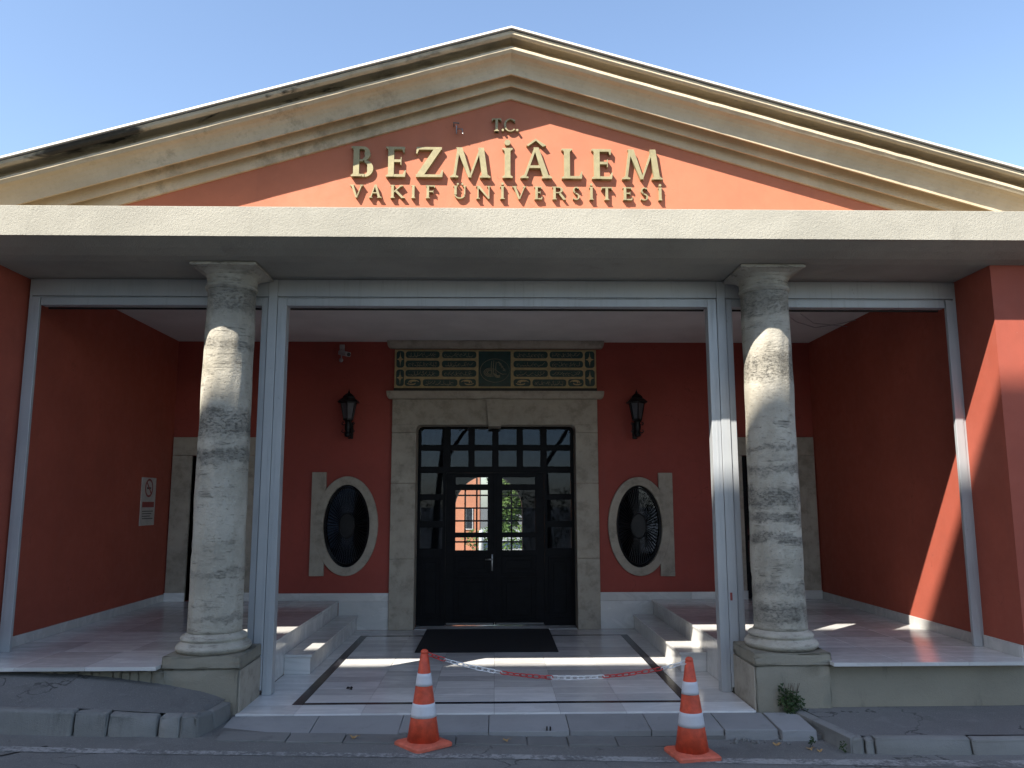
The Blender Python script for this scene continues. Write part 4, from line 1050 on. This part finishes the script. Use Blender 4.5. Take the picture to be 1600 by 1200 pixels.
# ------------------------------------------------------------------ doormat
bm = B(); box(bm, -1.04, .836, 10.76, 12.78 - .16, F + .001, F + .013, .004); tag(obj('doormat', bm, MAT), 'large black doormat in front of the entrance door', 'doormat')

# ------------------------------------------------------------------ traffic cones
def cone(cx, cy, rot, label, H=.765):
    z0 = zr(cx) + .002
    c = empty('traffic_cone', (cx, cy, z0), label, 'traffic cone', 'orange cones holding the chain')
    c.rotation_euler = (0, 0, rot)
    def add(name, bm, mat, sm=True):
        me = bpy.data.meshes.new(name); bm.normal_update(); bm.to_mesh(me); bm.free(); me.materials.append(mat)
        for f in me.polygons: f.use_smooth = sm
        o = link(bpy.data.objects.new(name, me)); o.parent = c; return o
    bm = B(); h = .182; P = []
    for k in range(4):                                           # square base, lifted lip, rounded corners
        for q in range(5):
            a = radians(90 * k + 90 * q / 4); P.append(((h - .03) * (1 if k in (0, 3) else -1) + .03 * cos(a), (h - .03) * (1 if k in (0, 1) else -1) + .03 * sin(a)))
    prism_z(bm, P, 0, .022)
    rows = [[bm.verts.new((x * s, y * s, z)) for x, y in P] for s, z in ((.995, .0225), (.93, .034), (.66, .046))]
    for a, b in zip(rows, rows[1:]):
        for i in range(20): bm.faces.new((a[i], a[(i + 1) % 20], b[(i + 1) % 20], b[i]))
    bm.faces.new(rows[-1]); add('cone_base', bm, BASEOR, False)
    R = lambda z: .136 - (.136 - .029) * (z - .046) / (H - .046)
    def seg(z0_, z1_, dr=0, n=4):
        bm = B(); lathe(bm, [(R(z0_ + (z1_ - z0_) * k / n) + dr, z0_ + (z1_ - z0_) * k / n) for k in range(n + 1)], 0, 0, 36); return bm
    add('cone_body', seg(.044, H - .02), ORANGE)
    add('reflective_band', seg(.235, .345, .0025), REFL); add('reflective_band', seg(.485, .585, .0025), REFL)
    bm = B(); lathe(bm, [(.030, H - .022), (.033, H - .012), (.030, H), (.020, H + .010), (.006, H + .014)], 0, 0, 20); add('cone_tip', bm, ORANGE)
    return c
cone(-.60, 7.09, radians(40), 'left orange and white traffic cone on the road edge before the porch')
cone(1.625, 6.875, radians(10), 'right orange and white traffic cone on the road edge before the porch')

# ------------------------------------------------------------------ plastic chain
ch = empty('barrier_chain', (.5, 7.0, .7), 'red and white plastic chain hung between the two cones', 'chain')
A, D = Vector((-.585, 7.085, .815)), Vector((1.61, 6.87, .775)); N = 41
def cp(t):
    p = A.lerp(D, t); s = 4 * t * (1 - t); p.z -= .165 * s ** .92; return p
def linkmesh(name, mat):
    bm = B(); pts = []
    for k in range(14):
        a = 2 * pi * k / 14; pts.append((.020 * cos(a) + (.014 if cos(a) > 0 else -.014), .0165 * sin(a), 0))
    tube(bm, pts, .0045, 6, True); me = bpy.data.meshes.new(name); bm.to_mesh(me); bm.free(); me.materials.append(mat)
    for f in me.polygons: f.use_smooth = True
    return me
LM = {0: linkmesh('red_link', CHR), 1: linkmesh('white_link', CHW)}
for i in range(N):
    t = (i + .5) / N; p = cp(t); d = (cp(min(1, t + .01)) - cp(max(0, t - .01))).normalized()
    colr = 0 if (t < .085 or .30 < t < .49 or .695 < t < .895) else 1
    o = link(bpy.data.objects.new('chain_link', LM[colr])); o.parent = ch
    q = d.to_track_quat('X', 'Z').to_matrix().to_4x4() @ Matrix.Rotation((pi / 2 if i % 2 else 0) + random.uniform(-.3, .3) + .6, 4, 'X')
    o.matrix_local = Matrix.Translation(p - Vector(ch.location)) @ q

# ------------------------------------------------------------------ weeds and fallen leaves
def leaves(bm, n, c, r, size, R, up_=0):
    for _ in range(n):
        while True:
            u = Vector((R.uniform(-1, 1), R.uniform(-1, 1), R.uniform(-1, 1)))
            if .25 < u.length < 1: break
        p = Vector((c[0] + u.x * r[0], c[1] + u.y * r[1], c[2] + u.z * r[2])); s = size * R.uniform(.6, 1.3)
        a = Vector((R.uniform(-1, 1), R.uniform(-1, 1), R.uniform(-.5, .8))).normalized(); b = a.orthogonal().normalized(); b = (b + a.cross(b) * R.uniform(-1, 1)).normalized()
        v = [bm.verts.new(p + a * s * x + b * s * y) for x, y in ((-1, 0), (-.2, -.42), (1, 0), (-.2, .42))]; bm.faces.new(v)
RW = random.Random(4)
wd = empty('weed', (2.79, 7.79, .14), 'dark green weed growing against the right column pedestal', 'plant')
bm = B()
for _ in range(9):
    c = (2.79 + RW.uniform(-.10, .09), 7.78 + RW.uniform(-.05, .02), .17 + RW.uniform(0, .20)); leaves(bm, 42, c, (.06, .045, .055), .019, RW)
leaves(bm, 60, (2.80, 7.77, .16), (.15, .05, .03), .018, RW); obj('foliage', bm, WEED, wd)
bm = B()
for _ in range(8): x = 2.79 + RW.uniform(-.05, .05); tube(bm, [(2.79, 7.80, .13), (x, 7.79, .25), (x + RW.uniform(-.06, .06), 7.77, .40)], [.005, .004, .002], 5)
obj('stem', bm, BARK, wd)
for x, y, lab in ((2.70, 7.08, 'small green weed at the left end of the right kerb'), (2.915, 6.95, 'tiny dark weed tuft in the kerb corner')):
    z = zr(x); w2 = empty('weed', (x, y, z), lab, 'plant'); bm = B(); leaves(bm, 34, (x, y, z + .05), (.035, .03, .05), .016, RW); obj('foliage', bm, WEED, w2)
def fallen(x, y, s, lab, mat=DRY, z=None):
    bm = B(); z = (zr(x) if z is None else z); c = Vector((x, y, z + .012)); a0 = RW.uniform(0, 6)
    n = 9; ring = []
    for k in range(n):
        a = a0 + 2 * pi * k / n; r = s * (1 if k % 2 == 0 else .62); ring.append(bm.verts.new(c + Vector((r * cos(a), r * .7 * sin(a), .014 * cos(2 * a) + RW.uniform(-.004, .006)))))
    m = bm.verts.new(c)
    for k in range(n): bm.faces.new((m, ring[k], ring[(k + 1) % n]))
    tube(bm, [c, c + Vector((s * 1.3, .01, .004))], .0018, 4)
    tag(obj('fallen_leaf', bm, mat), lab, 'leaf')
fallen(-1.20, 7.19, .04, 'curled tan leaf on the gutter left of the left cone', z=zr(-1.2) + .022)
fallen(.10, 7.16, .035, 'brown leaf on the gutter right of the left cone', z=zr(.1) + .02)
fallen(2.42, 7.16, .04, 'yellow brown leaf right of the right cone')
fallen(2.66, 7.03, .036, 'pale dry leaf beside the small weed at the kerb')
fallen(2.72, 6.98, .03, 'dry leaf nearest the corner of the right kerb')
bm = B(); leaves(bm, 9, (-1.52, 8.75, F + .012), (.03, .025, .012), .02, RW); tag(obj('litter', bm, IRON), 'small black scrap on the marble floor left of the left cone', 'litter')
bm = B(); tube(bm, [(.46, 7.335, .11), (.46, 7.33, .145)], .007, 6); tube(bm, [(.49, 7.335, .11), (.49, 7.33, .143)], .007, 6); tag(obj('cut_bolt', bm, IRON), 'two short cut bolt stubs in the threshold slabs', 'bolt')
bm = B(); box(bm, -5.02, -2.62, 7.66, 7.72, .50, .55) if False else None; bm.free()

# ------------------------------------------------------------------ courtyard behind the hall
bm = B(); box(bm, -30, 30, 20.41, 60, -.05, .10); obj('courtyard_paving', bm, CPAVE, kind='structure')
cb = empty('courtyard_building', (-3, 33, 0), 'sunlit orange building seen through the left door leaf', 'building')
bm = B(); box(bm, -12, -.62, 33, 36, 0, 8); obj('wall', bm, CORANGE, cb)
for x0, z0 in ((-1.22, .95), (-1.22, 3.1)):
    bm = B(); box(bm, x0, x0 + .34, 32.95, 33.01, z0, z0 + .9, .01); f_ = obj('window', bm, WHITEMET, cb)
    bm = B(); box(bm, x0 + .05, x0 + .29, 32.93, 32.949, z0 + .06, z0 + .84); obj('pane', bm, OPPG, f_)
RT = random.Random(21)
tr = empty('courtyard_tree', (1.2, 31, .1), 'leafy green tree seen through the right door leaf', 'tree')
bm = B(); tube(bm, [(1.2, 31, 0), (1.15, 31, 1.2), (1.3, 31, 2.6)], [.12, .10, .07], 8); obj('trunk', bm, BARK, tr)
bm = B()
for _ in range(16): leaves(bm, 380, (1.1 + RT.uniform(-1.4, 1.6), 31 + RT.uniform(-1, 1), 2.4 + RT.uniform(-1.5, 1.8)), (.6, .6, .5), .11, RT)
obj('crown', bm, LEAF, tr)
hd = empty('courtyard_hedge', (-.2, 29, .1), 'low green hedge seen through the bottom of the door', 'hedge')
bm = B(); leaves(bm, 1200, (.4, 29.2, .75), (1.6, .4, .55), .07, RT); obj('foliage', bm, LEAF, hd)
tb = empty('white_bollard', (-.35, 25, .1), 'pale post seen through the lower door panes', 'post')
bm = B(); lathe(bm, [(.07, .1), (.07, 1.15), (.05, 1.2), (.02, 1.22)], -.42, 25, 14); obj('shaft', bm, WHITEMET, tb, True)

# ------------------------------------------------------------------ across the street: the tall block that shades the road, and pines
ob = empty('opposite_building', (-20, -8, 0), 'tall pale block across the street behind the viewer', 'building')
ZP = 2.36 + 1.5 * 13.5
bm = B(); box(bm, -27, -5.2, -13, -5.01, 0, ZP - .3); box(bm, -27.1, -5.1, -13.1, -5.0, ZP - .298, ZP); obj('wall', bm, OPP, ob)
wn = None
for i in range(6):
    for j in range(6):
        if wn is None:
            bm = B(); box(bm, -.7, .7, -.03, .03, -.9, .9, .01); wn = obj('window', bm, OPPG, ob); wn.location = Vector((-7.6 - 3.4 * i, -5.0, 3 + 3.4 * j))
        else:
            c = wn.copy(); COL.objects.link(c); c.location = Vector((-7.6 - 3.4 * i, -5.0, 3 + 3.4 * j))

# hedge added to darken the door pane reflections; umbrella pines seen mirrored there
hg = empty('reflection_hedge', (0, -9.5, 0), 'dark hedge added behind the viewer to darken the door reflections', 'hedge')
bm = B(); leaves(bm, 9000, (2, -9.5, 1.3), (9, .5, 1.4), .07, RT); obj('foliage', bm, WEED, hg)
for x, y, lean in ((-2.6, -9.0, .5), (2.3, -8.4, -.3)):
    pn = empty('pine_tree', (x, y, 0), 'umbrella pine across the street ' + ('left' if x < 0 else 'right') + ' of the viewer', 'tree')
    bm = B(); tube(bm, [(x, y, 0), (x + lean * .2, y, 2), (x + lean * .6, y, 4.2), (x + lean, y, 6.2)], [.17, .14, .12, .09], 10)
    tube(bm, [(x + lean * .5, y, 3.6), (x + lean * .5 + .9, y, 5.0), (x + lean + 1.5, y, 6.0)], [.10, .08, .05], 8); obj('trunk', bm, BARK, pn)
    bm = B()
    for _ in range(12): leaves(bm, 120, (x + lean + RT.uniform(-1.6, 1.8), y + RT.uniform(-1.2, 1.2), 6.3 + RT.uniform(-.7, .8)), (.7, .7, .4), .13, RT)
    obj('crown', bm, WEED, pn)

# dark repair seam in the road at the lower left
bm = B(); v = [bm.verts.new((x, y, zr(x) + .003)) for x, y in ((-3.98, 6.42), (-3.95, 6.42), (-3.60, 6.86), (-3.63, 6.87))]; bm.faces.new(v)
obj('road_seam', bm, IRON, kind='structure')
